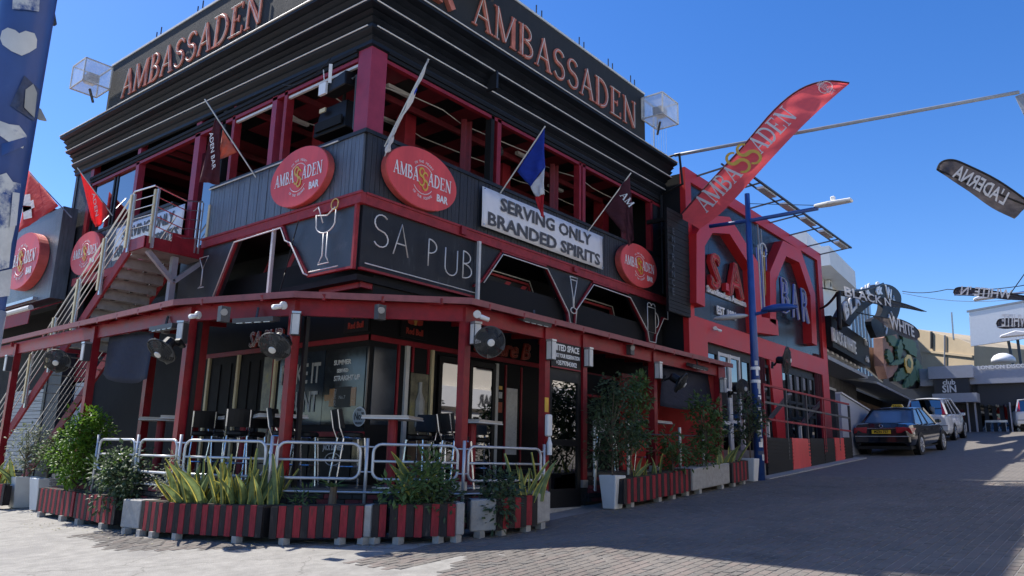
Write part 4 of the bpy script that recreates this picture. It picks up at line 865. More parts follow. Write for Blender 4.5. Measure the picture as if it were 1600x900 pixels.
FLU = [[(-.16, .42), (.16, .42), (.13, .35), (-.13, .35), (-.16, .42)], [(-.13, .35), (-.02, -.1), (-.02, -.3)] + arc(0, -.38, .12, .07, 100, 440, 10), [(.13, .35), (.02, -.1), (.02, -.3)]]
glass_sign('neon champagne glass outline between the two right arches', (6.0, -.15, 4.74), (1, 0, 0), FLU, None, .95)
BEER = [[(-.2, .3), (-.2, -.35), (.2, -.35), (.2, .3), (-.2, .3)], arc(.2, 0, .17, .2, 90, -90), arc(-.1, .34, .1, .07, 200, 0) + arc(.1, .34, .1, .07, 180, 0)]
glass_sign('neon beer mug outline at the right end of the fascia', (9.5, -.15, 4.72), (1, 0, 0), BEER)
# striped boards in the arches
def striped(o, r, w_, h, label):
    t = T('striped_board', label, 'board', o, 'black boards with red stripes'); r = V(r); n = r.cross(V(upv)); o = V(o)
    P = lambda a, b, d=0: o + r * a + V((0, 0, b)) + n * d
    MB().prism([P(-w_ / 2, -h / 2), P(w_ / 2, -h / 2), P(w_ / 2, h / 2), P(-w_ / 2, h / 2)], n * .05).build('board', 'black', t)
    for k in range(3):
        a = -w_ / 2 + (k + .1) * w_ / 3; b = min(w_ / 2, a + w_ * .5)
        MB().prism([P(a, -h / 2 + .02, .052), P(min(a + .16, w_ / 2), -h / 2 + .02, .052), P(min(b + .16, w_ / 2), h / 2 - .02, .052), P(b - .001, h / 2 - .02, .052)], n * .006).build('stripe', 'redfade', t)
striped((4.45, .62, 4.45), (1, 0, 0), 1.65, .85, 'black board with red stripes in the first right arch'); striped((7.75, .62, 4.4), (1, 0, 0), 1.2, .8, 'black board with red stripes in the second right arch'); striped((.62, 2.75, 4.5), (0, -1, 0), 1.25, .9, 'black board with red stripes in the left arch')
# speakers and lamp in the upper windows
sp = T('loudspeaker', 'large black loudspeaker hung in the left upper window', 'speaker', (.55, 1.55, 7.0)); MB().prism([V((.3, 1.0, 7.05)), V((.3, 2.0, 7.05)), V((.38, 1.9, 7.65)), V((.38, 1.1, 7.65))], (.5, 0, 0)).build('cabinet', 'black', sp, bevel=.02); MB().box(.26, .3, 1.1, 1.9, 7.12, 7.3).build('grille', 'dark', sp); MB().box(.27, .3, 1.62, 1.8, 7.5, 7.58).build('plate', 'cream', sp); MB().bar((.6, 1.5, 7.65), (.6, 1.5, 8.2), .05, .05).build('hanger', 'black', sp)
fl = T('moving_floodlight', 'black spotlight with white bracket beside the corner column', 'light', (.0, .75, 7.8)); MB().prism([V((-.15, .5, 7.55)), V((-.15, 1.15, 7.5)), V((-.12, 1.15, 7.75)), V((-.12, .55, 7.85))], (.3, 0, .05)).build('housing', 'black', fl, bevel=.02); MB().box(-.2, -.15, 1.0, 1.2, 7.5, 7.72).build('end_plate', 'white', fl); MB().bar((-.15, .95, 7.7), (-.18, .92, 8.05), .06, .015).build('flap', 'white', fl); MB().bar((-.15, 1.1, 7.7), (-.18, 1.13, 8.0), .03, .015).build('flap', 'white', fl); MB().tube([(0, .5, 7.7), (.02, .4, 7.75), (.02, .38, 6.7)], .025, 6).build('arm', 'darkgrey', fl)
sp2 = T('wall_speaker', 'small black speaker on the inner red column', 'speaker', (2.3, 1.4, 7.0)); MB().box(2.25, 2.45, 1.38, 1.49, 6.95, 7.25).build('cabinet', 'black', sp2); MB().lathe((2.35, 1.375, 7.05), [(.06, 0), (.06, .005)], 12, (0, -1, 0)).build('cone', 'darkgrey', sp2)
# flags
def pole_flag(base, tip, label, strips, name='flag', mt_pole='steel', drop=None, wav=.05, text_=None, cat='flag', pr=.016, group='flags on poles along the facade'):
    """strips: list of (material, [4 corner points]) cloth pieces"""
    t = T(name, label, cat, base, group); MB().tube([base, tip], pr, 6).build('pole', mt_pole, t)
    for mt, pts in strips:
        a, b, c, d = [V(p) for p in pts]; n = (b - a).cross(d - a).normalized(); q = MB()
        q.grid(lambda u, v: a.lerp(b, u).lerp(d.lerp(c, u), v) + n * wav * (math.sin(u * 6 + v * 4.5 + a.x) + .5 * math.sin(u * 15 - v * 6)) * (.25 + .75 * v), 12, 12)
        q.build('cloth', mt, t, True).modifiers.new('s', 'SOLIDIFY').thickness = .004
    return t
Y = -.9
B0 = HY(781, 303, -.15); TIP = HY(852, 197, -1.15); AT = lambda k: B0.lerp(TIP, k)
n_ = (TIP - B0)
PF = lambda px, py: HP(px, py, B0, n_.cross(V((0, 0, 1))))
pole_flag(B0, TIP, 'French tricolour hanging from a pole above the white banner', [('flagblue', [PF(808, 268), PF(851, 200), PF(851, 262), PF(829, 292)]), ('flagwhite', [PF(829, 292), PF(851, 262), PF(850, 303), PF(838, 310)]), ('flagred', [PF(836, 308), PF(850, 303), PF(849, 340), PF(845, 337)])], wav=.03)
B0 = HY(601, 229, -.1); TIP = HY(670, 92, -1.1); n_ = TIP - B0; PF = lambda px, py: HP(px, py, B0, n_.cross(V((0, 0, 1))))
t = pole_flag(B0, TIP, 'furled white flag with blue print on a leaning pole by the corner', [('flagwhite', [PF(622, 195), PF(667, 97), PF(671, 93), PF(612, 220)]), ('flagwhite', [PF(606, 215), PF(620, 196), PF(612, 222), PF(602, 246)])], wav=.04)
MB().quad(PF(645, 145), PF(649, 137), PF(650, 141), PF(645, 150)).build('blue_print', 'flagblue', t).location.y -= .03
B0 = HY(919, 361, -.15); TIP = HY(986, 270, -1.1); n_ = TIP - B0; PF = lambda px, py: HP(px, py, B0, n_.cross(V((0, 0, 1))))
t = pole_flag(B0, TIP, 'dark maroon AMBASSADEN flag on a pole at the right end', [('maroon', [PF(944, 328), PF(984, 272), PF(987, 350), PF(975, 366)]), ('maroon', [PF(975, 345), PF(986, 300), PF(991, 375), PF(982, 385)])], wav=.04)
serif('AM', 'white', t, PF(973, 316) + V((-.02, -.06, 0)), PF(985, 333) - PF(965, 308), V((0, .1, 1)), .16, .004, .38, 'lettering', joined=True)
# left side flags
B0 = HX(400, 277, -.1); TIP = HX(320, 155, -1.0); n_ = TIP - B0; PF = lambda px, py: HP(px, py, B0, n_.cross(V((0, 0, 1))))
t = pole_flag(B0, TIP, 'maroon and orange AMBASSADEN flag leaning out over the stair', [('maroon', [PF(345, 195), PF(336, 185), PF(311, 285), PF(343, 288)]), ('orangefab', [PF(348, 203), PF(370, 238), PF(342, 250), PF(345, 225)])], wav=.04)
text('ADEN BAR', 'lettering', 'white', t, PF(333, 238) + V((-.05, 0, 0)), PF(336, 265) - PF(333, 225), V((0, -1, .2)), .13, .004, width=.75)
B0 = HX(176, 337, -.1); TIP = HX(121, 262, -.9); n_ = TIP - B0; PF = lambda px, py: HP(px, py, B0, n_.cross(V((0, 0, 1))))
t = pole_flag(B0, TIP, 'red AMBASSADEN flag on a pole at the far left windows', [('redfabric', [PF(125, 268), PF(140, 290), PF(150, 355), PF(143, 343)]), ('redfabric', [PF(140, 290), PF(170, 325), PF(158, 352), PF(150, 355)])], wav=.03)
text('ADEN', 'lettering', 'flagwhite', t, PF(150, 322) + V((-.05, 0, 0)), PF(152, 338) - PF(147, 305), V((0, -1, .2)), .16, .004, width=.6)
B0 = HX(112, 340, -.3); TIP = HX(46, 270, -1.2); PF = lambda px, py: HX(px, py, -1.0)
t = pole_flag(B0, TIP, 'red flag with white cross on a pole above the dark box at far left', [('swissred', [PF(45, 266), PF(92, 322), PF(60, 342), PF(28, 364)])], wav=.02)
q = MB()
for pts in (((34, 305), (47, 303), (50, 340), (37, 343)), ((30, 322), (52, 312), (54, 324), (31, 334))): q.quad(*[HX(*p, -1.06) for p in pts])
q.build('white_cross', 'flagwhite', t)
# ================================================================== outside stair
stair = T('outside_stair', 'grey steel outside stair with red stringers and steel rails', 'staircase', (-.7, 12, gz(-.7)))
Y0, Z0, Y1, Z1 = 5.65, 5.12, 12.7, .1
SLP = (Z0 - Z1) / (Y1 - Y0)
for x in (-1.25, -.25): MB().prism([V((x, Y0, Z0 - .12)), V((x, Y1, Z1 - .12)), V((x, Y1, Z1 + .16)), V((x, Y0, Z0 + .16))], (.05, 0, 0)).build('stringer', 'redfade', stair)
NS = 27
for i in range(NS):
    y = Y0 + (Y1 - Y0) * i / NS; z = Z0 - (Z0 - Z1) * i / NS; dy = (Y1 - Y0) / NS; dz = (Z0 - Z1) / NS
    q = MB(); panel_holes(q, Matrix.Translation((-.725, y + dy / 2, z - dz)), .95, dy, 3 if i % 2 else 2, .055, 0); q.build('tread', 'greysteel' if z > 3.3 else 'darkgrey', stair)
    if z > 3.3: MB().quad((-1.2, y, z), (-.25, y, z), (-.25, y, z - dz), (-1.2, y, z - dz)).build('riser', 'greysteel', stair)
MB().box(-1.25, .0, 5.02, 5.66, 5.0, 5.06).build('landing_plate', 'greysteel', stair)
MB().box(-1.27, -.02, 4.98, 5.02, 5.0, 5.24).box(-1.29, -1.25, 4.98, 5.66, 5.0, 5.24).box(-.75, -.25, 4.965, 4.98, 5.02, 5.42).build('landing_fascia', 'red', stair)
MB().box(-.62, -.5, 5.1, 5.22, 3.4, 4.98).build('landing_column', 'greypaint', stair); MB().bar((-.56, 5.1, 4.45), (-1.15, 5.1, 4.98), .09, .09).bar((-.56, 5.1, 4.45), (.0, 5.1, 4.98), .09, .09).build('landing_brace', 'greypaint', stair)
def spost(x, y, z, h=1.1):
    p = MB().box(x - .02, x + .02, y - .10, y - .03, z - .1, z + h).build('rail_post', 'steel', stair); MB().box(x - .045, x + .0, y - .03, y + .04, z + .0, z + h).build('wood_strip', 'cream', p)
for y in (5.7, 6.75, 7.8, 8.85, 9.9, 10.95, 12.0): spost(-1.3, y, Z0 - SLP * (y - Y0), 1.12)
spost(-1.15, 5.0, 5.1, 1.12); spost(.0, 4.97, 5.1, 1.1)
MB().box(-.28, -.25, 4.95, 4.99, 5.1, 6.2).box(-.2, -.17, 4.95, 4.99, 5.1, 6.2).build('rail_post', 'steel', stair)
for k in range(5):
    z = .25 + k * .2; r_ = .019 if k == 4 else .011
    MB().tube([(-1.3, Y0, Z0 + z + .1), (-1.3, Y1 - .2, Z1 + z + .24)], r_, 6).build('rail_bar', 'chrome', stair)
    MB().tube([(-.25, Y0 + .3, Z0 + z - .1), (-.25, Y1 - .2, Z1 + z + .24)], r_, 6).build('rail_bar', 'chrome', stair)
    MB().tube([(-1.3, 5.66, Z0 + z + .1), (-1.2, 4.99, Z0 + z + .12), (-.55, 4.97, Z0 + z - .02), (-.2, 4.97, Z0 + z + .05)], r_, 6).build('rail_bar', 'chrome', stair)
# long rail along the sill at left
MB().tube([(-.12, .6, 6.5), (-.12, 4.9, 6.5)], .018, 6).build('sill_rail', 'steel', pub)
# ================================================================== planters and plants
SW = .105
smesh = {}
for mt in ('slatred', 'slatblack'):
    smesh[mt] = MB().box(-SW / 2 + .003, SW / 2 - .003, -.012, .012, 0, .40).mesh('slat', mt)
def planter(segs, label, grp='striped wooden planters', depth=.42, h=.40):
    """segs: list of (pixel a, pixel b, kind) along the front foot line, kind 's' slats or 'c' concrete"""
    P0 = HG(*segs[0][0], .09); t = T('planter_box', label, 'planter', P0, grp); k = 0; r = random.Random(len(label)); org = ORG[t.name]; top = []
    for a, b, kind in segs:
        A, B = HG(*a, .09), HG(*b, .09); d = V((B.x - A.x, B.y - A.y, 0)); L = d.length; d.normalize(); inn = V((-d.y, d.x, 0)); up = V((0, 0, h)); top += [(A, B, inn)]
        if kind == 's':
            n = max(1, round(L / SW)); ang = math.atan2(d.y, d.x)
            for i in range(n):
                p = A.lerp(B, (i + .5) / n); o = link('slat', smesh['slatred' if k % 2 else 'slatblack'], t); k += 1
                o.location = p - org + V((0, 0, r.uniform(-.008, .008))) - inn * r.uniform(0, .006); o.rotation_euler = (0, r.uniform(-.012, .012), ang); o.scale = (L / n / SW, 1, h / .4)
            MB().prism([A + inn * .02, B + inn * .02, B + inn * .02 + up * .93, A + inn * .02 + up * .93], inn * (depth - .02)).build('trough', 'slatblack', t)
        else:
            MB().prism([A, B, B + up * 1.02, A + up * 1.02], inn * depth).build('trough', 'concrete', t, bevel=.015)
        MB().prism([A + inn * .04 + up * .94, B + inn * .04 + up * .94, B + inn * (depth - .04) + up * .94, A + inn * (depth - .04) + up * .94], (0, 0, .03)).build('soil', 'soil', t)
        for f in ((.2, .8) if L > .5 else (.5,)):
            p = A.lerp(B, f); MB().box(p.x - .05, p.x + .05, p.y + .01, p.y + .12, gz(p.x) - .02, p.z).build('foot', 'concrete', t)
    return t
planter([((57, 798), (113, 808), 's')], 'small striped planter under the bright green ficus'); planter([((115, 809), (178, 820), 's')], 'striped planter left of the concrete block with a trailing bush')
planter([((187, 824), (216, 827), 'c'), ((218, 827), (251, 832), 's'), ((251, 832), (408, 840), 's')], 'long striped planter full of snake plants with a concrete end')
planter([((420, 841), (566, 840), 's'), ((566, 840), (579, 840), 'c'), ((579, 840), (602, 839), 's')], 'striped planter with a small palm at the terrace corner')
planter([((607, 840), (711, 837), 's'), ((711, 837), (725, 836), 'c')], 'striped planter with a leafy overhanging shrub'); planter([((734, 831), (775, 829), 'c'), ((775, 829), (839, 819), 's'), ((839, 819), (860, 814), 'c')], 'striped planter with two pale concrete ends by the entrance door')
planter([((974, 788), (1046, 774), 's'), ((1047, 774), (1082, 766), 's')], 'long striped planter right of the tall white pot'); planter([((1083, 767), (1141, 755), 'c')], 'pale concrete trough planter on the right terrace front', depth=.45); planter([((1143, 755), (1169, 749), 's')], 'short striped planter beside the blue lamp post')
planter([((-45, 785), (4, 790), 's')], 'striped planter cut by the left edge of the frame', depth=.12)
def pot(px, py, w0, w1, h, label):
    p = HG(px, py); p.z = gz(p.x); t = T('flower_pot', label, 'pot', p, 'tall square white pots'); q = MB()
    prof = [(w0 / 2, 0), (w1 / 2, h), (w1 / 2 - .03, h), (w1 / 2 - .04, h - .06)]
    vs = [(p.x + sx * a, p.y + sy * a, p.z + z) for a, z in prof for sx, sy in ((-1, -1), (1, -1), (1, 1), (-1, 1))]
    fs = [(i * 4 + k, i * 4 + (k + 1) % 4, i * 4 + 4 + (k + 1) % 4, i * 4 + 4 + k) for i in range(3) for k in range(4)] + [(3, 2, 1, 0)]
    q.add(vs, fs).build('pot_body', 'potwhite', t, bevel=.012); MB().quad(*[vs[12 + k] for k in range(4)]).build('soil', 'soil', t); return p
p1 = pot(957, 795, .24, .34, .55, 'tall white square pot holding the large dark shrub'); p2 = pot(1174, 752, .22, .3, .5, 'white square pot at the foot of the blue lamp post'); p3 = pot(30, 793, .3, .46, .6, 'white tapered pot at the far left'); p4 = pot(66, 797, .34, .46, .6, 'white pot behind the first striped planter')
def leaf(q, p, d, n, L, W, fold=.25):
    d = d.normalized(); s = d.cross(n)
    if s.length < 1e-3: s = d.cross(V((1, .2, .3)))
    s.normalize(); u = s.cross(d)
    a, b, c = p, p + d * L * .5 + u * W * .12, p + d * L - u * L * .12
    q.add([a, b + s * W / 2 - u * W * fold, c, b - s * W / 2 - u * W * fold, b], [(0, 1, 4), (1, 2, 4), (2, 3, 4), (3, 0, 4)])
def shrub(base, H, rx, n, L, W, mt, label, name='shrub', stemh=.25, z0=.2, dense=1, clumps=14, seed=1, top=1.0, lean=(0, 0), shape='round'):
    r = random.Random(seed); base = V(base); t = T(name, label, 'plant', base, None); q = MB(); st = MB(); cl = []
    for i in range(clumps):
        u = (i + .5) / clumps; a = r.uniform(0, 6.28); 
        if shape == 'column': h = z0 + (1 - z0) * u; f = rx * r.uniform(.25, .8) * (1 - .35 * max(0, u - .6) / .4)
        else: h = z0 + (1 - z0) * u; f = rx * math.sqrt(max(.02, 1 - (2 * u - .9) ** 2 * .9)) * r.uniform(.35, .95)
        c = base + V((f * math.cos(a) + lean[0] * h, f * math.sin(a) + lean[1] * h, H * h)); cl.append((c, rx * r.uniform(.35, .6)))
        m_ = base + V((lean[0] * h * .4, lean[1] * h * .4, H * h * .55)); st.tube([base, m_, c], .018, 5, r1=.005)
    for i in range(n):
        c, cr = r.choice(cl); v = V((r.gauss(0, 1), r.gauss(0, 1), r.gauss(0, .8))); v = v.normalized() * cr * r.random() ** .4
        p = c + v; d = (v.normalized() + V((r.uniform(-.6, .6), r.uniform(-.6, .6), r.uniform(-.5, .4)))).normalized(); nn = V((r.uniform(-.5, .5), r.uniform(-.5, .5), 1)).normalized()
        k = r.uniform(.7, 1.25); leaf(q, p, d, nn, L * k, W * k)
    q.build('foliage', mt, t); st.build('stem', 'bark', t); return t
def at(px, py, back=.22, dz=.5):  # a spot behind the planter front
    p = HG(px, py, .09); v = V((p.x - CAMPOS.x, p.y - CAMPOS.y, 0)).normalized(); p = p + v * back; p.z = gz(p.x) + dz; return p
shrub(at(112, 806, .25, .45), 1.35, .42, 2600, .085, .05, 'leafbright', 'dense bright green ficus bush in the left planter', 'ficus_bush', clumps=26, seed=3, z0=.15, shape='column')
shrub(V((p3.x, p3.y, p3.z + .58)), .95, .45, 900, .08, .035, 'leafgrey', 'loose grey green shrub in the far left white pot', clumps=16, seed=4); shrub(V((p4.x, p4.y, p4.z + .58)), .85, .3, 600, .08, .035, 'leafmid', 'thin shrub in the white pot beside the ficus', clumps=12, seed=5)
shrub(at(190, 818, .2, .35), .75, .5, 1300, .09, .055, 'leafdark', 'dark trailing bush over the second striped planter', clumps=20, seed=6, z0=.02); shrub(at(175, 815, .2, .6), .5, .25, 300, .09, .06, 'leafbright', 'light green twig above the trailing bush', clumps=7, seed=16)
shrub(at(262, 830, .25, .4), .75, .28, 420, .055, .022, 'leafgrey', 'pale grey airy shrub beside the snake plants', clumps=14, seed=7)
shrub(at(657, 836, .2, .38), .55, .5, 900, .13, .05, 'leafmid', 'leafy shrub spilling over the striped planter', clumps=16, seed=8, z0=.02); shrub(at(690, 836, .18, .3), .35, .32, 420, .1, .05, 'leafdark', 'dark low vine at the end of the leafy planter', clumps=9, seed=9, z0=-.3)
shrub(at(775, 828, .22, .35), .4, .42, 700, .1, .05, 'leafdark', 'dark ground vine in the planter by the entrance', clumps=14, seed=10, z0=-.35); shrub(at(470, 838, .2, .4), .2, .25, 120, .12, .03, 'leafmid', 'low tufts in the palm planter', clumps=6, seed=12, z0=0)
shrub(V((p1.x, p1.y, p1.z + .5)), 1.6, .48, 2500, .07, .04, 'leafdark', 'large dark shrub in the tall white pot', clumps=26, seed=13, z0=.18); shrub(at(985, 786, .45, .5), 1.75, .34, 1100, .10, .05, 'leafmid', 'tall weeping ficus behind the white pot', 'ficus_bush', clumps=18, seed=14, z0=.3, lean=(.25, 0), shape='column')
shrub(at(1052, 772, .25, .4), .75, .35, 420, .13, .05, 'leafmid', 'broad leaved bush behind the right planter', clumps=10, seed=15); shrub(at(1105, 762, .25, .45), 1.35, .4, 1300, .1, .055, 'leafmid', 'upright green bush in the concrete trough', clumps=18, seed=17, z0=.1, shape='column'); shrub(V((p2.x, p2.y, p2.z + .46)), 1.35, .4, 800, .09, .05, 'leafdark', 'open shrub in the white pot by the blue lamp post', clumps=14, seed=18, z0=.35)
# snake plants: single leaves
vr = random.Random(11); LV = []
for k in range(6):
    q = MB(); bend = vr.uniform(-.35, .35); tw = vr.uniform(-.8, .8); L = 1
    def f(u, v, bend=bend, tw=tw):
        w_ = (v - .5) * .10 * (math.sin(math.pi * min(1, .25 + u * .75)) ** .7 + .02); a = tw * u
        return V((w_ * math.cos(a) + bend * u * u, w_ * math.sin(a) + .02 * math.cos((v - .5) * 3), u))
    q.grid(f, 6, 2); me = q.mesh('leaf', ['leafsnake', 'leafyellow'])
    LV.append(me)
    q2 = MB(); 
    for s in (0, 1): q2.grid(lambda u, v, s=s: f(u, s * 1.0 + (v - .5) * .22) + V((0, -.003, 0)), 6, 1)
    LV.append(q2.mesh('leaf_margin', 'leafyellow'))
def snake(pts, label, hmin, hmax, seed, yellow=True):
    r = random.Random(seed); b = V(pts[0]); t = T('snake_plant', label, 'plant', b)
    for p in pts:
        k = r.randrange(6) * 2; o = link('leaf', LV[k], t); h = r.uniform(hmin, hmax); o.location = V(p) - b + V((r.uniform(-.05, .05), r.uniform(-.05, .05), -.03)); o.rotation_euler = (r.gauss(0, .24), r.gauss(0, .24), r.uniform(0, 6.28)); o.scale = (h * 1.5, h * 1.5, h)
        if yellow: e = link('leaf_margin', LV[k + 1], o)
    return t
snake([at(266 + i * 2.6, 831 + i * .15, .1 + .3 * ((i * 7) % 5) / 5, .42) for i in range(34)], 'yellow edged snake plants in the left half of the long planter', .42, .78, 21); snake([at(346 + i * 2.5, 836, .08 + .3 * ((i * 3) % 5) / 5, .42) for i in range(34)], 'grey green snake plants in the right half of the long planter', .45, .8, 22)
snake([at(812 + i * 3, 824 - i * .4, .15 + .2 * (i % 3) / 3, .42) for i in range(12)], 'tall pale snake plants by the entrance door', .35, .75, 23); snake([at(990 + i * 5, 785 - i, .2, .42) for i in range(9)], 'sparse pale snake plants in the long right planter', .3, .5, 24); snake([at(1120 + i * 4, 760 - i, .2, .45) for i in range(9)], 'yellowish snake plants in front of the right bushes', .3, .6, 25)
snake([at(645 + i * 6, 836, .2, .42) for i in range(5)], 'single upright snake plant leaves in the leafy planter', .45, .8, 26); snake([at(-10 + i * 5, 788, .2, .42) for i in range(7)], 'yellow snake plants at the far left edge', .4, .7, 27)
pb = at(515, 838, .2, .4); t = T('small_palm', 'short stubby palm in the corner planter', 'plant', pb); MB().tube([pb, pb + V((.01, 0, .3))], .06, 8, r1=.045).build('trunk', 'bark', t); q = MB(); r = random.Random(4)
for i in range(16): a = i * .39; leaf(q, pb + V((0, 0, .3)), V((math.cos(a), math.sin(a), r.uniform(.1, .8))), V((0, 0, 1)), .24, .05)
q.build('fronds', 'leafmid', t)
# ================================================================== S.A. bar next door
SY = -.6
sa = T('red_bar_building', 'red framed bar building with dark glossy upper panel and folding glass doors', 'building', (16, SY, gz(16)))
X0, X1, ZT = 10.46, 21.7, 9.07
S_ = lambda px, py, d=0: HY(px, py, SY - d)
MB().box(X0, X1, SY + .05, 6, 0, 8.9).build('body', 'dark', sa)
for a, b, c, d, nm in ((X0, X1, 8.72, ZT, 'top_frame'), (X0, 10.8, 4.95, 8.72, 'side_frame'), (21.25, X1, 4.95, 8.72, 'side_frame'), (X0, X1, 4.35, 4.95, 'lower_frame'), (21.0, X1, .9, 4.35, 'frame_leg'), (X0, 11.55, .8, 4.35, 'frame_leg')): MB().box(a, b, SY - .12, SY + .04, c, d).build(nm, 'sared', sa)
MB().prism([V((16.0, SY - .1, 4.35)), V((17.0, SY - .1, 4.35)), V((17.15, SY - .1, 1.0)), V((16.5, SY - .1, 1.0))], (0, .14, 0)).build('frame_leg', 'sared', sa)
PX = [10.8 + i * (21.25 - 10.8) / 9 for i in range(10)]
for a, b in zip(PX, PX[1:]):
    for c, d in ((4.95, 5.95), (5.95, 7.4), (7.4, 8.72)): MB().box(a + .006, b - .006, SY - .04, SY + .04, c + .006, d - .006).build('glossy_panel', 'sabrd', sa)
# folded red ribbons shaped like arches
def ribbon(pts, w_, dep, label):
    q = MB(); P = [V((a, SY, b)) for a, b in pts]; n = len(P); L = []; R_ = []
    for i, p in enumerate(P):
        d0 = (P[min(i + 1, n - 1)] - P[max(i, 0)]) if i < n - 1 else P[i] - P[i - 1]; d1 = P[i] - P[i - 1] if i else d0
        d0, d1 = d0.normalized(), d1.normalized(); n0 = V((-d0.z, 0, d0.x)); n1 = V((-d1.z, 0, d1.x)); m_ = (n0 + n1).normalized(); k = w_ / 2 / max(.4, m_.dot(n0)); L.append(p + m_ * k); R_.append(p - m_ * k)
    for i in range(n - 1): q.prism([L[i], L[i + 1], R_[i + 1], R_[i]], (0, -dep, 0))
    return q.build('arch_ribbon', 'sared', sa, label=label)
w2 = lambda px, py: (lambda p: (p.x, p.z))(HY(px, py, SY - .35))
ribbon([w2(1095, 476), w2(1095, 375), w2(1110, 350), w2(1140, 352), w2(1180, 415), w2(1186, 507), w2(1216, 512)], .5, .35, 'folded red arch ribbon around the letters S.A')
ribbon([w2(1208, 505), w2(1208, 432), w2(1226, 388), w2(1250, 400), w2(1270, 460), w2(1273, 538)], .5, .35, 'folded red arch ribbon around the letters BAR')
def letter3(ch, px, py, px2, size, mt, out, parent, dep=.12):
    p = HY(px, py, SY - .16); q_ = HY(px2, py, SY - .16)
    text(ch, 'letter', mt, parent, (p.x, SY - .13, p.z), (1, 0, 0), upv, size, dep, width=None, bold=.04)
    text(ch, 'neon_tube', out, parent, (p.x, SY - .22, p.z), (1, 0, 0), upv, size, outline=.018)
ss = T('red_letters', 'red S.A letters with tubes on the dark panel', 'sign', (13, SY, 6)); letter3('S', 1117, 450, 1130, 1.02, 'sared', 'salmon', ss); letter3('A', 1149, 463, 1165, 1.02, 'sared', 'salmon', ss); p = HY(1132, 455, SY - .1); MB().box(p.x - .1, p.x + .1, SY - .2, SY - .06, p.z, p.z + .22).build('full_stop', 'sared', ss)
p = HY(1142, 469, SY - .1); text('Skandinaviska Ambassaden', 'lettering', 'white', ss, (p.x, SY - .08, p.z - .02), (1, 0, -.0), upv, .2, .04, width=3.1, bold=.006); text('EST. 1984', 'lettering', 'white', ss, (p.x - .3, SY - .08, p.z - .55), (1, 0, 0), upv, .24, .04, width=1.3, bold=.008)
sb = T('blue_letters', 'blue neon outline letters BAR on the dark panel', 'sign', (19, SY, 6))
for ch, px, py in (('B', 1226, 489), ('A', 1242, 497), ('R', 1257, 503)): p = HY(px, py, SY - .4); text(ch, 'letter', 'navy', sb, (p.x, SY - .38, p.z), (1, 0, 0), upv, 1.2, .03, width=.62); text(ch, 'neon_tube', 'neonblue', sb, (p.x, SY - .42, p.z), (1, 0, 0), upv, 1.2, outline=.03, width=.62); text(ch, 'inner_tube', 'neon', sb, (p.x, SY - .46, p.z), (1, 0, 0), upv, 1.2, outline=.01, width=.62)
ns = T('neon_cocktail', 'tall neon long drink glass between the letters', 'neon sign', (17, SY, 6)); p = HY(1191, 482, SY - .15)
for i, mt in enumerate(('neonblue', 'neon', 'neonblue', 'neon', 'neongold', 'neonblue')): MB().tube([(p.x - .32 + i * .13, SY - .2, p.z - .1), (p.x - .4 + i * .16, SY - .2, p.z + 1.9 + .12 * (i % 2))], .022, 5).build('neon_tube', mt, ns)
MB().tube([(p.x + .2 + .28 * math.cos(a * .5), SY - .2, p.z + 1.95 + .22 * math.sin(a * .5)) for a in range(13)], .022, 5).build('neon_tube', 'neon', ns); MB().bar((p.x - .15, SY - .2, p.z + 1.9), (p.x - .2, SY - .2, p.z + 2.7), .04, .04).bar((p.x + .1, SY - .2, p.z + 1.9), (p.x + .05, SY - .2, p.z + 2.6), .04, .04).build('straw', 'greypaint', ns)
# folding glass doors
for a, b, nn in ((11.6, 16.1, 6), (17.1, 20.3, 5)):
    MB().box(a, b, SY + .0, SY + .045, 4.18, 4.35).build('door_head', 'black', sa)
    for i in range(nn):
        u0 = a + (b - a) * i / nn; u1 = a + (b - a) * (i + 1) / nn - .02
        q = MB().box(u0, u0 + .09, SY - .05, SY + .04, gz(u0) + .3, 4.18).box(u1 - .09, u1, SY - .05, SY + .04, gz(u0) + .3, 4.18)
        for z in (gz(u0) + .3, gz(u0) + 1.2, 3.1, 4.08): q.box(u0 + .09, u1 - .09, SY - .05, SY + .04, z, z + .09)
        dr = q.build('folding_door', 'offwhite' if i in (1, 2) and nn == 6 else 'black', sa); MB().box(u0 + .09, u1 - .09, SY - .01, SY, gz(u0) + .3, 4.1).build('pane', 'glassdark', dr)
for x in (15.0, 20.35): MB().grid(lambda u, v: V((x + u * .65, SY - .06 + .06 * math.sin(u * 20), gz(x) + .3 + v * 3.2)), 20, 1).build('curtain', 'maroon', sa, True)
# light rig over the sign
rig = T('light_rig', 'long lamp rack on arms over the dark sign panel', 'light rack', (16, SY - .8, ZT))
for x in (11.2, 13, 14.8, 16.6, 18.4, 20.2, 21.6): MB().bar((x, SY - .1, ZT - .05), (x, SY - 1.25, ZT + .05), .04, .04).build('arm', 'darkgrey', rig)
MB().bar((11.0, SY - 1.25, ZT + .06), (21.7, SY - 1.25, ZT + .06), .06, .05).bar((11.0, SY - .95, ZT + .06), (21.7, SY - .95, ZT + .06), .04, .04).build('rail', 'darkgrey', rig)
for x in (11.4, 13.3, 15.1, 16.9, 18.7, 20.4): MB().box(x, x + 1.0, SY - 1.22, SY - 1.0, ZT - .02, ZT + .05).build('lamp', 'lens', rig)
# red security camera on frame
bullet(V((11.9, SY - .25, 4.72)), 2.4, 'small white camera on the red frame beside the canopy end')
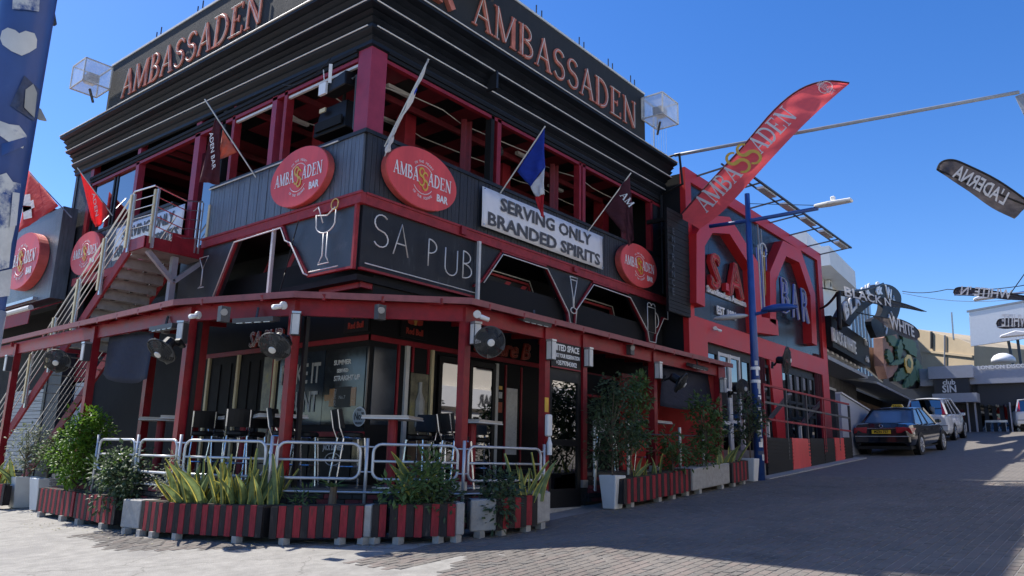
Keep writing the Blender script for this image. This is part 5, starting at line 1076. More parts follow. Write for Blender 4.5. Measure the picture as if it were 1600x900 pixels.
# ramp with chequered panels and rail
ramp = T('ramp_barrier', 'low ramp wall of black and red panels with a red railing', 'ramp', (13.5, -2.6, gz(13.5)))
RX = [10.55, 12.25, 13.6, 14.75, 15.7, 16.6, 17.4]
for i, (a, b) in enumerate(zip(RX, RX[1:])):
    MB().prism([V((a + .02, -2.62, gz(a) + .02)), V((b - .02, -2.62, gz(b) + .02)), V((b - .02, -2.62, max(gz(b) + .5, 1.78 + i * .04))), V((a + .02, -2.62, max(gz(a) + .5, 1.76 + i * .04)))], (0, .05, 0)).build('panel', 'signred' if i in (1, 4) else 'bwblack', ramp)
    q = MB()
    for k in range(9): z = gz(b) + .06 + k * .09; q.box(a + .03, b - .03, -2.634, -2.622, z, z + .03) if z < 1.72 else None
    q.build('panel_ribs', 'signred' if i in (1, 4) else 'bwblack', ramp, kind='stuff')
MB().box(10.5, 17.4, -2.56, SY - .15, .5, gz(10.5) + .6).build('ramp_floor', 'concrete', ramp)
for x in (10.52, 12.0, 13.5, 14.8, 14.95, 16.2, 17.35): MB().bar((x, -2.6, gz(x) + .3), (x, -2.6, 3.0 if x < 14.9 else 2.95), .06, .06).build('rail_post', 'darkgrey' if x not in (10.52, 14.8, 14.95) else 'red', ramp)
for z in (3.02, 2.6, 2.2): MB().bar((10.52, -2.6, z), (17.35, -2.6, z - .03), .05, .05).build('rail_bar', 'redfade' if z != 2.6 else 'darkgrey', ramp)
for x in (10.9, 12.6, 15.2): MB().bar((x, -2.5, 2.95), (x + 1.2, -1.4, 2.3), .12, .05).build('slanting_bar', 'greypaint', ramp); MB().bar((x + 1.2, -1.4, 1.2), (x + 1.2, -1.4, 2.3), .08, .08).build('inner_post', 'offwhite', ramp)
# ================================================================== blue lamp post in the street
LPX, LPY = 9.45, -2.86
lp = T('street_lamp', 'blue steel street lamp post covered in stickers with crossing arms', 'lamp post', (LPX, LPY, gz(LPX)))
MB().tube([(LPX, LPY, gz(LPX) - .05), (LPX, LPY, 7.55)], .115, 14, r1=.06).build('pole', 'lampblue', lp, True)
MB().tube([(LPX, LPY + 1.0, 6.9), (LPX, LPY, 6.86), (LPX, LPY - 1.65, 6.86)], .05, 8).build('upper_arm', 'lampblue', lp, True)
hd = MB(); c = V((LPX, LPY - 2.0, 6.88))
hd.prism([c + V((-.08, .42, 0)), c + V((.08, .42, 0)), c + V((.13, .1, 0)), c + V((.10, -.4, 0)), c + V((-.10, -.4, 0)), c + V((-.13, .1, 0))], (0, 0, .07)).box(c.x - .04, c.x + .04, c.y - .04, c.y + .06, c.z + .09, c.z + .2); hd.build('lamp_head', 'white', lp, bevel=.02)
MB().tube([(LPX, LPY, 7.3), (LPX, LPY - 1.7, 6.92)], .008, 4).build('stay_wire', 'black', lp)
MB().tube([(LPX, LPY, 4.55), (LPX, LPY - .35, 4.6)], .04, 8).build('lower_arm', 'lampblue', lp)
q = MB(); c = V((LPX, LPY - .62, 4.62)); q.grid(lambda u, v: c + V((.17 * math.sin(math.pi * u) * math.cos(2 * math.pi * v), -.42 * math.cos(math.pi * u), (.13 if math.sin(2 * math.pi * v) > 0 else .05) * math.sin(math.pi * u) * math.sin(2 * math.pi * v))), 10, 12); q.build('lower_lamp_head', 'lampblue', lp, True)
q = MB(); c = V((LPX, LPY + .55, 4.55)); q.grid(lambda u, v: c + V((.1 * math.sin(math.pi * u) * math.cos(2 * math.pi * v), -.45 * math.cos(math.pi * u), .07 * math.sin(math.pi * u) * math.sin(2 * math.pi * v))), 10, 10); q.build('back_lamp_head', 'offwhite', lp, True)
sr = random.Random(8)
for i in range(17):
    z = gz(LPX) + .45 + i * .135 + sr.uniform(-.03, .03); a0 = rad(200 + sr.uniform(-20, 40)); wd = rad(sr.uniform(35, 70)); h = sr.uniform(.06, .17); rr_ = .1155 - .055 * (z - gz(LPX)) / 6.8 + .004
    MB().grid(lambda u, v: V((LPX + rr_ * math.cos(a0 + wd * u), LPY + rr_ * math.sin(a0 + wd * u), z + h * v)), 5, 1).build('sticker', ('sticker', 'stickerdark', 'white', 'sticker')[i % 4], lp)
for z in (2.95, 3.25): MB().lathe((LPX, LPY, z), [(.112, 0), (.112, .07)], 14).build('clamp_band', 'white', lp)
# ================================================================== foreground blue column
fc = HZ(-22, 300, 2.05) ; d3 = ray(-8, 300); d3.z = 0; d3.normalize(); FC = V((CAMPOS.x, CAMPOS.y, 0)) + d3 * 2.6
r0 = (V((ray(37, 300).x, ray(46, 300).y, 0)).normalized()); RC = 2.6 * math.sin(r0.angle(d3)) ; 
bp_ = T('blue_column', 'large blue steel column with torn stickers at the left edge', 'column', (FC.x, FC.y, gz(FC.x)))
MB().lathe((FC.x, FC.y, 0), [(RC, gz(FC.x) - .1), (RC, 6.5)], 40).build('shaft', 'bluepole', bp_, True)
MB().lathe((FC.x, FC.y, 0), [(RC + .004, 1.28), (RC + .004, 1.52)], 40).build('grey_wrap', 'greypaint', bp_, True)
def stick(px0, py0, px1, py1, mt, shape=None, off_=.004, name='sticker', lb=None):
    cpt = V((FC.x, FC.y, 0)); R_ = RC + off_
    def surf(px, py):
        d = ray(px, py); o = CAMPOS - cpt; a = d.x ** 2 + d.y ** 2; b = 2 * (o.x * d.x + o.y * d.y); c = o.x ** 2 + o.y ** 2 - R_ * R_; D = b * b - 4 * a * c
        if D < 0: D = 0
        return CAMPOS + d * ((-b - math.sqrt(D)) / (2 * a))
    if shape:
        cx = sum(p[0] for p in shape) / len(shape); cy = sum(p[1] for p in shape) / len(shape); q = MB(); N = 6; E = []
        for p, p2 in zip(shape, shape[1:] + shape[:1]): E += [(p[0] + (p2[0] - p[0]) * k / 4, p[1] + (p2[1] - p[1]) * k / 4) for k in range(4)]
        for k in range(len(E)):
            a, b = E[k], E[(k + 1) % len(E)]
            for i in range(N):
                f0, f1 = i / N, (i + 1) / N; q.quad(*[surf(cx + (p[0] - cx) * f, cy + (p[1] - cy) * f) for p, f in ((a, f0), (b, f0), (b, f1), (a, f1))])
        q.build(name, mt, bp_, label=lb)
    else: MB().grid(lambda u, v: surf(px0 + (px1 - px0) * u, py0 + (py1 - py0) * v), 8, 6).build(name, mt, bp_, label=lb)
heart = [(0, 60), (3, 48), (12, 43), (24, 47), (30, 52), (40, 48), (54, 52), (58, 62), (57, 75), (46, 82), (34, 87), (18, 80), (4, 70)]
stick(0, 0, 0, 0, 'offwhite', heart, .005, lb='torn heart shaped paper sticker'); stick(0, 0, 0, 0, 'peel', [(20, -3), (62, -2), (61, 18), (40, 15), (19, 14)], .007)
stick(0, 0, 0, 0, 'stickerdark', [(16, 165), (38, 118), (62, 140), (54, 190)], .005, lb='dark poster sticker with pale crest'); stick(0, 0, 0, 0, 'labelgrey', [(40, 140), (52, 131), (58, 145), (54, 184), (38, 168)], .008)
stick(0, 0, 0, 0, 'peel', [(-8, 276), (10, 270), (20, 284), (33, 287), (30, 318), (22, 325), (26, 345), (18, 380), (14, 418), (-8, 424)], .005, lb='torn peeling white paper patch'); stick(0, 0, 0, 0, 'sticker', [(20, 300), (31, 302), (26, 352), (15, 356)], .009); stick(0, 0, 0, 0, 'sticker', [(-5, 425), (19, 420), (15, 462), (-5, 465)], .01); stick(0, 0, 0, 0, 'bluepole', [(2, 225), (40, 214), (42, 226), (2, 244)], .0061)
stick(0, 0, 0, 0, 'peel', [(-2, 188), (14, 194), (30, 196), (42, 212), (36, 232), (20, 226), (0, 212)], .005)
e0 = FC + V((0, 0, 0)); side = V((-d3.y, d3.x, 0)) * -RC
for px, py, pts in ((83, 25, ((-6, -14), (2, -10), (6, 12), (2, 14), (-8, 8))), (60, 178, ((-4, -12), (4, -8), (13, 10), (2, 8), (-5, 4)))):
    MB().prism([HP(px + a, py + b, FC + side * .96, d3) for a, b in pts], d3 * .01).build('peeling_flap', 'darkgrey' if px > 70 else 'labelgrey', bp_)
# ================================================================== feather flags
def feather(label, base, plane, outline, mt, word=None, wpx=None, size=.3, wmt='flagwhite', mirror=False, ww=None, pole=True, serif_=None, up=None, edge='blackfab'):
    p0, n = plane; P = [HP(a, b, p0, n) for a, b in outline]; t = T('feather_flag', label, 'flag', base if base is not None else P[0], 'feather flags over the street'); n = V(n).normalized()
    if n.dot(CAMPOS - V(p0)) < 0: n = -n
    h = len(P) // 2; q = MB(); A, B = smooth(P[:h]), smooth(P[h:][::-1]); na = len(A)
    def f(u, v):
        k = u * (na - 1); i = min(int(k), na - 2); fr = k - i
        return A[i].lerp(A[i + 1], fr).lerp(B[i].lerp(B[i + 1], fr), v) + n * (.03 * math.sin(u * 17 + v * 3) + .02 * math.sin(u * 41 - v * 9)) * math.sin(v * math.pi)
    q.grid(f, 60, 10); q.build('cloth', mt, t, True)
    MB().tube([f(i / 24, 0) + n * .01 for i in range(25)], .022, 6).build('sleeve', edge, t)
    if pole and base is not None: MB().tube([base, A[0]], .02, 6).build('pole', 'black', t)
    return t, n, f
base = V((10.0, -.1, 6.98)); tipf = HY(1325, 128, -4.9); pn = (tipf - base).cross(V((0, 0, 1)))
t, n, f = feather('large red AMBASSADEN feather flag leaning out from the pub', base, (base, pn), [(1061, 339), (1110, 284), (1160, 230), (1210, 172), (1250, 140), (1290, 127), (1327, 130), (1093, 358), (1130, 330), (1185, 270), (1240, 211), (1280, 172), (1308, 147), (1327, 131)][:7] + [(1327, 131), (1308, 147), (1280, 172), (1240, 211), (1185, 270), (1130, 330), (1093, 358)], 'redfabric', edge='maroon')
def along(word, u0, u1, mt, size, v=.7, off_=.035):
    a, b = f(u0, v), f(u1, v); serif(word, mt, t, (a + b) / 2 + n * (off_ + .05), b - a, f((u0 + u1) / 2, 0) - f((u0 + u1) / 2, 1), size, .004, (b - a).length, 'lettering', joined=True)
along('AMBA', .10, .285, 'flagwhite', .52); along('ADEN', .375, .56, 'flagwhite', .52); along('S', .285, .335, 'gold', .75, .74); along('S', .33, .38, 'gold', .75, .82)
a, b = f(.76, .12), f(.79, .88); serif('AMBASSADEN', 'flagwhite', t, (a + b) / 2 + n * .07, b - a, n.cross(b - a), .14, .004, (b - a).length, 'lettering', joined=True); MB().tube([(a + b) / 2 + n * .07 + (b - a).normalized() * .16 * math.cos(k * .5236) + n.cross((b - a).normalized()) * (.07 + .16 * math.sin(k * .5236)) for k in range(12)], .008, 4, True).build('ring_line', 'flagwhite', t)
a, b = f(.765, .05), f(.765, .85)
# black feather flags over the street on the right
def blackflag(label, dist, outline, word, mirror, wpos, wsz, ww, base_px=None, mt='greyfab'):
    p0 = CAMPOS + ray(*outline[0]) * dist; n = V((-.75, -.62, 0)); P0 = p0
    base = HP(*base_px, p0, n) if base_px else None
    t, nn, f = feather(label, base, (p0, n), outline, mt, pole=base is not None)
    if word:
        a, b = HP(*wpos[0], p0, n), HP(*wpos[1], p0, n); d = (b - a); up = nn.cross(d) * (1 if nn.cross(d).z > 0 else -1)
        text(word, 'lettering', 'flagwhite', t, (a + b) / 2 + nn * .06, d, up, wsz, .004, width=d.length, bold=wsz * .03, mirror=mirror)
    return t
blackflag('grey feather flag with mirrored lettering high on the right', 17, [(1464, 265), (1470, 254), (1487, 250), (1510, 258), (1560, 283), (1610, 318), (1585, 342), (1550, 325), (1515, 300), (1492, 285), (1476, 274), (1466, 268)], "L'ADERNA", True, ((1486, 277), (1566, 322)), .34, None, (1640, 335))
# ================================================================== cables and street fittings
def wire(pts, r, label, name='cable', mt='black', sag=0):
    P = [V(p) for p in pts]; Q = []
    for a, b in zip(P, P[1:]):
        for k in range(9): u = k / 8; Q.append(a.lerp(b, u) + V((0, 0, -sag * 4 * u * (1 - u))))
    return tag(MB().tube(Q, r, 8).build(name, mt, None, True), label, 'cable')
wire([(10.3, -.5, 9.4), HX(1592, 144, 13.5)], .05, 'pale steel pipe crossing the street from the pub roof', 'steel_pipe', 'greypaint')
hb = HX(1597, 165, 13.5); fl2 = T('street_floodlight', 'grey floodlight at the right edge of the frame', 'floodlight', hb); MB().prism([hb + V((0, .12, .28)), hb + V((0, -.5, .4)), hb + V((0, -.5, -.35)), hb + V((0, .0, -.2))], (.3, 0, 0)).build('housing', 'greypaint', fl2); MB().bar(hb + V((.1, -.4, .0)), hb + V((.1, -1.2, -3)), .08, .08).build('arm', 'steel', fl2)
# ================================================================== black and white club row further up
BD = V((math.cos(rad(5)), math.sin(rad(5)), 0)); BN = V((BD.y, -BD.x, 0)); BP = V((22, -.9, 0))
def BH(px, py, o=0): return HP(px, py, BP + BN * o, BN)
def BQ(s, z, o=0): p = BP + BD * s + BN * o; return V((p.x, p.y, z))
bw = T('black_club_building', 'low black and white club building with striped soffit and lettered fascia', 'building', BQ(5, gz(27)))
def slab(t, s0, s1, z0, z1, o0, o1, mt, name): return MB().prism([BQ(s0, z0, o0), BQ(s1, z0, o0), BQ(s1, z1, o0), BQ(s0, z1, o0)], BN * (o1 - o0)).build(name, mt, t)
fa, fb = BH(1284, 484), BH(1357, 533); fc0, fc1 = BH(1284, 533), BH(1357, 572); zt, zb2 = (fa.z + fb.z) / 2, (fc0.z + fc1.z) / 2; sl_ = (fb - BP).dot(BD)
slab(bw, -.2, sl_, zb2, zt, -.3, 0, 'bwblack', 'fascia')
slab(bw, -.2, sl_ + 4, 1.2, zb2, -1.6, -1.4, 'stone', 'stone_wall'); slab(bw, -.2, sl_ + 4, 4.6, 6.0, -6, -2.2, 'dark', 'upper_body')
for i in range(8): s = .3 + i * (sl_ - .4) / 8; MB().prism([BQ(s, zb2 + .05, -.35), BQ(s + .45, zb2 + .05, -.35), BQ(s + .45, zb2 - .1, -1.4), BQ(s, zb2 - .1, -1.4)], (0, 0, -.12)).build('soffit_slat', 'render', bw)
slab(bw, -.2, sl_, zb2 + .06, zb2 + .12, -1.6, -.3, 'black', 'soffit'); slab(bw, -.2, sl_ + .3, zb2 - .45, zb2 - .3, -1.4, -.2, 'greypaint', 'lower_soffit')
a, b = BH(1298, 523), BH(1335, 545)
text('BLACK & WHITE', 'lettering', 'white', bw, (a + b) / 2 + BN * .05 - V((0, 0, .22)), BD, upv, .52, .06, width=(b - a).length * 1.0, bold=.01)
a, b = BH(1347, 536), BH(1356, 543); text('The', 'lettering', 'white', bw, (a + b) / 2 + BN * .05, BD, upv, .28, .05); text('club', 'lettering', 'white', bw, (a + b) / 2 + BN * .05 - V((0, 0, .75)), BD, upv, .28, .05)
slab(bw, 1.5, 3.2, gz(24), zb2 - .5, -1.42, -1.36, 'darkgrey', 'stone_panel'); slab(bw, 4.2, 6.0, gz(27), gz(27) + 2.3, -1.42, -1.36, 'black', 'doorway'); slab(bw, 4.1, 6.1, gz(27) + 2.3, gz(27) + 2.4, -1.42, -1.3, 'offwhite', 'door_lintel')
# pale low wall with sign at the club front
lw = T('club_low_wall', 'pale metal clad low wall in front of the club with BW lettering', 'wall', BQ(0, gz(18)))
p_, q_ = HG(1290, 700), HG(1337, 690); MB().prism([V((17.6, -2.3, gz(17.6))), V((21.6, -2.05, gz(21.6))), V((21.6, -2.05, 3.05)), V((17.6, -2.3, 3.35))], (0, .15, 0)).build('wall', 'sinband', lw); text('BW', 'lettering', 'white', lw, (19.6, -2.24, 1.95), (1, .06, 0), upv, .45, .02, bold=.02); MB().bar((17.6, -2.25, 3.38), (21.6, -2.0, 3.08), .2, .05).build('coping', 'offwhite', lw)
# poster panel row, brown slats
ps = T('poster_band', 'yellow and grey picture panels above the brown slatted bar front', 'sign', BQ(sl_ + 3, 5)); pe = BH(1390, 590)
se = (BH(1386, 560) - BP).dot(BD)
MB().prism([BQ(sl_ + .05, zb2 + .1, -.25), BQ(se, zb2 - .2, -.25), BQ(se, zb2 + 1.5, -.25), BQ(sl_ + .05, zt - .2, -.25)], -BN * .1).build('picture', 'posterpic', ps)
br_ = T('slatted_bar', 'brown vertical slat front of a bar under a grey canopy', 'building', BQ(sl_ + 5, gz(30))); s = sl_ + .3; s_end = (BH(1412, 640) - BP).dot(BD)
slab(br_, sl_, s_end + 6, gz(30) - 1, 4.9, -1.8, -1.6, 'dark', 'wall')
while s < s_end + 4: slab(br_, s, s + .16, gz(26 + s) + .4, 4.4, -1.6, -1.45, 'brownwood', 'slat'); s += .34
MB().prism([BQ(sl_ + .1, 4.75, .2), BQ(s_end + 5, 4.75, .2), BQ(s_end + 5, 5.1, -1.8), BQ(sl_ + .1, 5.1, -1.8)], (0, 0, .1)).build('canopy_sheet', 'greypaint', br_)
# white apartment house behind
wh = T('white_apartment', 'white rendered apartment block with balcony behind the club', 'building', BQ(6, 3))
P = lambda px, py: BH(px, py, -6)
a = P(1281, 440); s0 = (a - BP).dot(BD); slab(wh, s0 - 3, s0 + 10, 3, P(1325, 425).z + 0, -14, -6, 'render', 'wall'); slab(wh, s0 - 3, s0 + 5.5, P(1300, 448).z, P(1300, 428).z + .3, -6, -4.6, 'render', 'balcony'); slab(wh, s0 + 5.2, s0 + 6.6, P(1303, 500).z, P(1303, 470).z, -6, -5.95, 'shutter', 'shutter_window'); slab(wh, s0 + 5.0, s0 + 6.8, P(1303, 502).z - .1, P(1303, 502).z, -6, -5.85, 'offwhite', 'window_sill')
gl_ = T('glass_house', 'pale blue glass upper storey beside the white house', 'building', BQ(14, 4)); slab(gl_, s0 + 10.1, s0 + 21, 3, P(1395, 520).z + 1.5, -13, -6.2, 'skyglass', 'glass_wall')
for i in range(7): slab(gl_, s0 + 10.5 + i * 1.5, s0 + 10.58 + i * 1.5, 4, P(1395, 520).z + 1.5, -6.2, -6.1, 'offwhite', 'mullion')
ant = T('antenna', 'thin white aerials on the neighbouring roof', 'antenna', (22, 3, 9)); 
for k in range(3): MB().tube([(22.5 + k * .5, 2, 8), (22.5 + k * .5, 2, 11.2 - .5 * k)], .03, 5).build('rod', 'offwhite', ant)
# big curved BLACK & WHITE sign
arc_ = T('arched_sign', 'huge black arched sign with white BLACK AND WHITE letters above the club', 'sign', BH(1330, 520, .6)); O = .6
outer = [(1312, 495), (1322, 477), (1345, 455), (1372, 444), (1395, 447), (1408, 462), (1406, 485), (1398, 510), (1402, 522)]; inner = [(1328, 510), (1338, 496), (1353, 482), (1368, 472), (1377, 471), (1380, 476), (1376, 492), (1361, 502), (1370, 528)]
q = MB(); oo = smooth([BH(*p, O) for p in outer]); ii = smooth([BH(*p, O) for p in inner])
for i in range(len(oo) - 1): q.prism([oo[i], oo[i + 1], ii[i + 1], ii[i]], -BN * .25)
q.build('arch', 'bwblack', arc_)
for ch, px, py, px2, py2, sz in (('B', 1319, 500, 1325, 492, 1.2), ('L', 1327, 491, 1334, 483, 1.1), ('A', 1335, 482, 1342, 475, 1.1), ('C', 1343, 474, 1351, 468, 1.1), ('K', 1352, 467, 1360, 462, 1.1), ('&', 1367, 460, 1377, 459, 1.15), ('W', 1383, 463, 1393, 470, 1.1), ('H', 1394, 472, 1396, 480, 1.0), ('I', 1391, 486, 1391, 490, 1.0), ('L', 1388, 491, 1386, 499, 1.0), ('C', 1383, 500, 1380, 508, 1.0)):
    sz *= .5; a, b = BH(px, py, O), BH(px2, py2, O); d = b - a; text(ch, 'letter', 'white', arc_, (a + b) / 2 + BN * .04, d, BN.cross(d), sz, .05, width=d.length * (1.0 if ch != 'I' else .5), bold=.03)
# club flags
def bflag(label, o, outline, word, wp, sz, mirror=False, mt='greyfab'):
    P0 = BH(*outline[0], o); t, nn, f = feather(label, None, (P0, BN), outline, mt, pole=False); a, b = HP(*wp[0], P0, BN), HP(*wp[1], P0, BN)
    if word: d = b - a; text(word, 'lettering', 'flagwhite', t, (a + b) / 2 + nn * .06, d, nn.cross(d) if nn.cross(d).z > 0 else -nn.cross(d), sz, .004, width=d.length, bold=sz * .03, mirror=mirror)
    MB().tube([f(0, 0), f(0, 0) + V((-.3, .4, .1))], .02, 5).build('bracket', 'black', t); return t
bflag('narrow twisted black BLACK N feather flag in front of the arch', 1.5, [(1311, 455), (1335, 457), (1365, 463), (1395, 470), (1420, 477), (1447, 487), (1440, 487), (1415, 482), (1390, 479), (1362, 474), (1335, 466), (1311, 462)], 'BLACK N', ((1317, 462), (1390, 479)), .3, mt='blackfab')
bflag('grey WHITE feather flag with rounded end below the arch', 1.8, [(1362, 493), (1385, 497), (1405, 499), (1425, 508), (1435, 518), (1436, 527), (1433, 532), (1425, 531), (1410, 526), (1395, 516), (1380, 507), (1364, 495)], 'WHITE', ((1388, 511), (1427, 527)), .5)
# giant cut-out face with leaves
fcg = T('leafy_face_cutout', 'huge painted cut-out of a face framed by green leaves on the club row', 'mural', BH(1400, 600, .4)); O = .4
def cut(pts, mt, o, dep, name, lb=None): MB().prism([BH(a, b, o) for a, b in pts], -BN * dep).build(name, mt, fcg, label=lb)

cut([(1379, 528), (1400, 519), (1406, 545), (1403, 575), (1394, 588), (1387, 592), (1381, 572)], 'skin', O, .4, 'face_panel'); cut([(1396, 520), (1412, 516), (1432, 524), (1440, 560), (1441, 606), (1420, 608), (1400, 596), (1395, 570), (1404, 548)], 'black', O - .02, .3, 'dark_hair')
def leafcut(px, py, ang, L, W, mt='leafgreen', o=.12):
    n = 9; up_, lo = [], []
    for k in range(n + 1):
        u = k / n; w_ = W * math.sin(math.pi * min(1, u * 1.02)) ** .8 * (1 if k % 2 else .72); x = u * L
        up_.append((x, w_ / 2)); lo.append((x, -w_ / 2))
    ca, sa_ = math.cos(rad(ang)), math.sin(rad(ang)); pts = [(px + a * ca - b * sa_, py + a * sa_ + b * ca) for a, b in up_ + lo[-2:0:-1]]
    cut(pts, mt, O + o, .12, 'leaf')
for k, (px, py, a, L, W) in enumerate(((1386, 521, 48, 34, 15), (1411, 518, 62, 46, 20), (1388, 545, 75, 26, 11), (1400, 596, -48, 36, 17), (1414, 606, -52, 40, 17), (1424, 604, -78, 36, 14), (1432, 560, 75, 46, 13), (1392, 570, -20, 28, 10), (1408, 530, 95, 34, 10))): leafcut(px, py, a, L, W, o=.1 + .015 * k)
cut([(1414, 560), (1418, 554), (1423, 555), (1427, 565), (1427, 576), (1423, 584), (1418, 582), (1415, 572)], 'gold', O + .26, .05, 'round_badge'); cut([(1418, 564), (1421, 560), (1424, 566), (1423, 575), (1419, 572)], 'leafgreen', O + .3, .03, 'badge_emblem')
cut([(1426, 560), (1438, 575), (1437, 592), (1428, 582)], 'skin', O + .05, .3, 'face_panel')
# ================================================================== end of the street
sn = T('club_sin_building', 'dark club building with pale bands and club SIN lettering at the street end', 'building', (42, -3, gz(41))); SX = 41.0
K = lambda px, py, x=SX: HX(px, py, x)
def sbox(px0, py0, px1, py1, dx, mt, name, dd=.3, t=sn): a, b = K(px0, py0), K(px1, py1); return MB().box(SX + dx, SX + dx + dd, b.y, a.y, b.z, a.z).build(name, mt, t)
MB().box(SX + .4, SX + 9, -22, 6, 1, K(1500, 580).z).build('body', 'sinblack', sn)
sbox(1436, 577, 1750, 592, -.1, 'sinband', 'upper_band', .5); sbox(1461, 591, 1518, 617, -.5, 'sinblack', 'sign_face', 1.0); sbox(1453, 575, 1524, 591, -.6, 'sinband', 'sign_cap', 1.1); sbox(1461, 617, 1531, 629, -.75, 'sinband', 'sign_base', 1.2); sbox(1525, 592, 1750, 630, .2, 'sinblack', 'upper_wall', .3)
sbox(1468, 629, 1473, 677, -.6, 'sinband', 'column', .35); sbox(1513, 629, 1519, 677, -.6, 'sinband', 'column', .35); sbox(1525, 629, 1528, 677, -.3, 'sinband', 'column', .25); sbox(1579, 629, 1583, 677, -.3, 'sinband', 'column', .25)
for i, px in enumerate((1530, 1542, 1554, 1566, 1584)): sbox(px + 1, 632, px + 11, 676, .1, 'glassdark', 'glazing', .04)
for px in (1476, 1494): sbox(px, 632, px + 16, 676, .2, 'darkgrey', 'entrance_door', .1); sbox(px + 3, 640, px + 13, 656, .1, 'brickred', 'door_poster', .04)
a, b = K(1489, 530), K(1504, 530); text('club', 'lettering', 'white', sn, V((SX - .53, (K(1486, 602).y), K(1486, 602).z)), (0, -1, 0), upv, .28, .03, width=.62, bold=.01); text('SIN', 'lettering', 'white', sn, V((SX - .53, K(1487, 614).y, K(1487, 614).z)), (0, -1, 0), upv, .40, .03, width=.68, bold=.012)
text('LONDON DISCO', 'lettering', 'white', sn, V((SX - .14, K(1565, 576).y, K(1565, 576).z)), (0, -1, 0), upv, .2, .03, width=2.2, bold=.01)
sbox(1550, 660, 1584, 663, -2.2, 'steel', 'front_rail', .08); sbox(1550, 663, 1552, 677, -2.2, 'steel', 'front_rail_post', .08); sbox(1581, 663, 1583, 677, -2.2, 'steel', 'front_rail_post', .08)
for i in range(8): sbox(1482 + i * 4, 655 + 8 * (i % 2), 1492 + i * 4, 676, -2.6 + .1 * i, ('swissred', 'flagwhite', 'orangefab', 'offwhite')[i % 4], 'goods', .3)
K2N = V((-.82, .57, 0)); bb_ = T('beige_building', 'plain beige rendered building behind the club', 'building', (60, 2, 3)); K2P = HX(1480, 560, 56); K2 = lambda px, py: HP(px, py, K2P, K2N)
MB().prism([K2(1425, 590), K2(1522, 590), K2(1522, 540), K2(1500, 530), K2(1432, 514), K2(1425, 514)], (8, -4, 0)).build('wall', 'beige', bb_); a, b = K2(1528, 500), K2(1565, 500); e0 = K2(1522, 590); e1 = K2(1522, 540); MB().prism([e0, e0 + V((2, -3.2, 0)), e1 + V((2, -3.2, -.3)), e1], (6, 0, 0)).build('side_wall', 'beige', bb_); MB().bar(K2(1440, 548) + K2N * .05, K2(1521, 557) + K2N * .05, .16, .16).build('ledge', 'beige', bb_); MB().bar(K2(1457, 545) + K2N * .1, K2(1457, 518) + K2N * .1, .15, .1).build('drain_pipe', 'darkgrey', bb_)
MB().tube([K2(1490, 530), K2(1487, 488)], .06, 5).build('aerial', 'steel', bb_)
bd = T('blank_billboard', 'large blank white billboard on a steel frame', 'billboard', (46, -4, 9)); a, b, c, d = [HX(p[0], p[1], 47) for p in ((1514, 488), (1660, 462), (1660, 520), (1517, 541))]
MB().prism([a, b, c, d], (.2, 0, 0)).build('panel', 'banner', bd); MB().prism([a + V((-.03, .12, .12)), b + V((-.03, 0, .12)), b + V((-.03, 0, 0)), a + V((-.03, .12, 0))], (.1, 0, 0)).build('frame_edge', 'greypaint', bd); MB().bar(HX(1575, 530, 47.4), HX(1580, 480, 47.4) + V((0, 0, -7)), .15, .15).bar(HX(1590, 530, 47.4), HX(1592, 530, 47.4) + V((0, 0, -6)), .15, .15).build('leg', 'darkgrey', bd)
# street feather flags at right, far
def fflag(label, x, outline, word, wp, sz, mirror):
    P0 = HX(*outline[0], x); n = V((-1, 0, 0)); t, nn, f = feather(label, None, (P0, n), outline, 'greyfab', pole=False); a, b = HP(*wp[0], P0, n), HP(*wp[1], P0, n); d = b - a; text(word, 'lettering', 'flagwhite', t, (a + b) / 2 + nn * .05, d, nn.cross(d) if nn.cross(d).z > 0 else -nn.cross(d), sz, .004, width=d.length, bold=sz * .03, mirror=mirror)
    MB().tube([f(0, 1), f(.9, 1) + V((0, -1.5, .15))], .025, 5).build('pole', 'steel', t)
fflag('grey feather flag with mirrored WHITE N lettering across the right sky', 24, [(1490, 458), (1493, 451), (1505, 449), (1540, 453), (1570, 458), (1610, 464), (1610, 470), (1570, 468), (1540, 464), (1510, 462), (1497, 462), (1491, 461)], "WHITE 'N", True and ((1500, 460), (1580, 467)), .32, True)
fflag('small grey feather flag with mirrored WHITE lettering at the right edge', 28, [(1557, 507), (1560, 500), (1570, 498), (1585, 498), (1600, 499), (1620, 501), (1620, 513), (1600, 513), (1585, 513), (1572, 514), (1562, 513), (1558, 511)], 'WHITE', ((1565, 510), (1608, 511)), .5, True)
def lampm(px, py, x, label):
    p = HX(px, py, x); t = T('street_light', label, 'lamp', p, 'white street lamp heads'); MB().prism([p + V((0, .5, 0)), p + V((0, -.5, .04)), p + V((0, -.55, .16)), p + V((0, -.1, .26)), p + V((0, .45, .1))], (.3, 0, 0)).build('head', 'white', t, bevel=.03); MB().tube([p + V((.15, -.5, .1)), p + V((.15, -6, .5))], .05, 6).build('arm', 'lampblue', t)
lampm(1543, 467, 26, 'white lamp head below the upper grey flag'); lampm(1583, 526, 30, 'white lamp head below the small grey flag')
wire([HX(1410, 455, 27), HX(1480, 452, 24.5), HX(1610, 444, 24)], .015, 'thin black cable across the street to the grey flag', sag=.1); wire([HX(1578, 460, 23), HX(1610, 415, 22)], .015, 'black cable rising at the right edge'); wire([BH(1281, 482, .2), BH(1309, 456, 1.5), BH(1380, 443, 1.2)], .04, 'black cable on a pole above the club fascia', sag=.1); wire([BH(1310, 455, 1.5), BH(1312, 515, 1.5)], .07, 'black upright flag pole above the club fascia', 'flag_pole')
wire([BH(1410, 458, 2), HX(1620, 462, 30)], .01, 'thin grey telephone wire across the street', mt='greypaint', sag=.3)
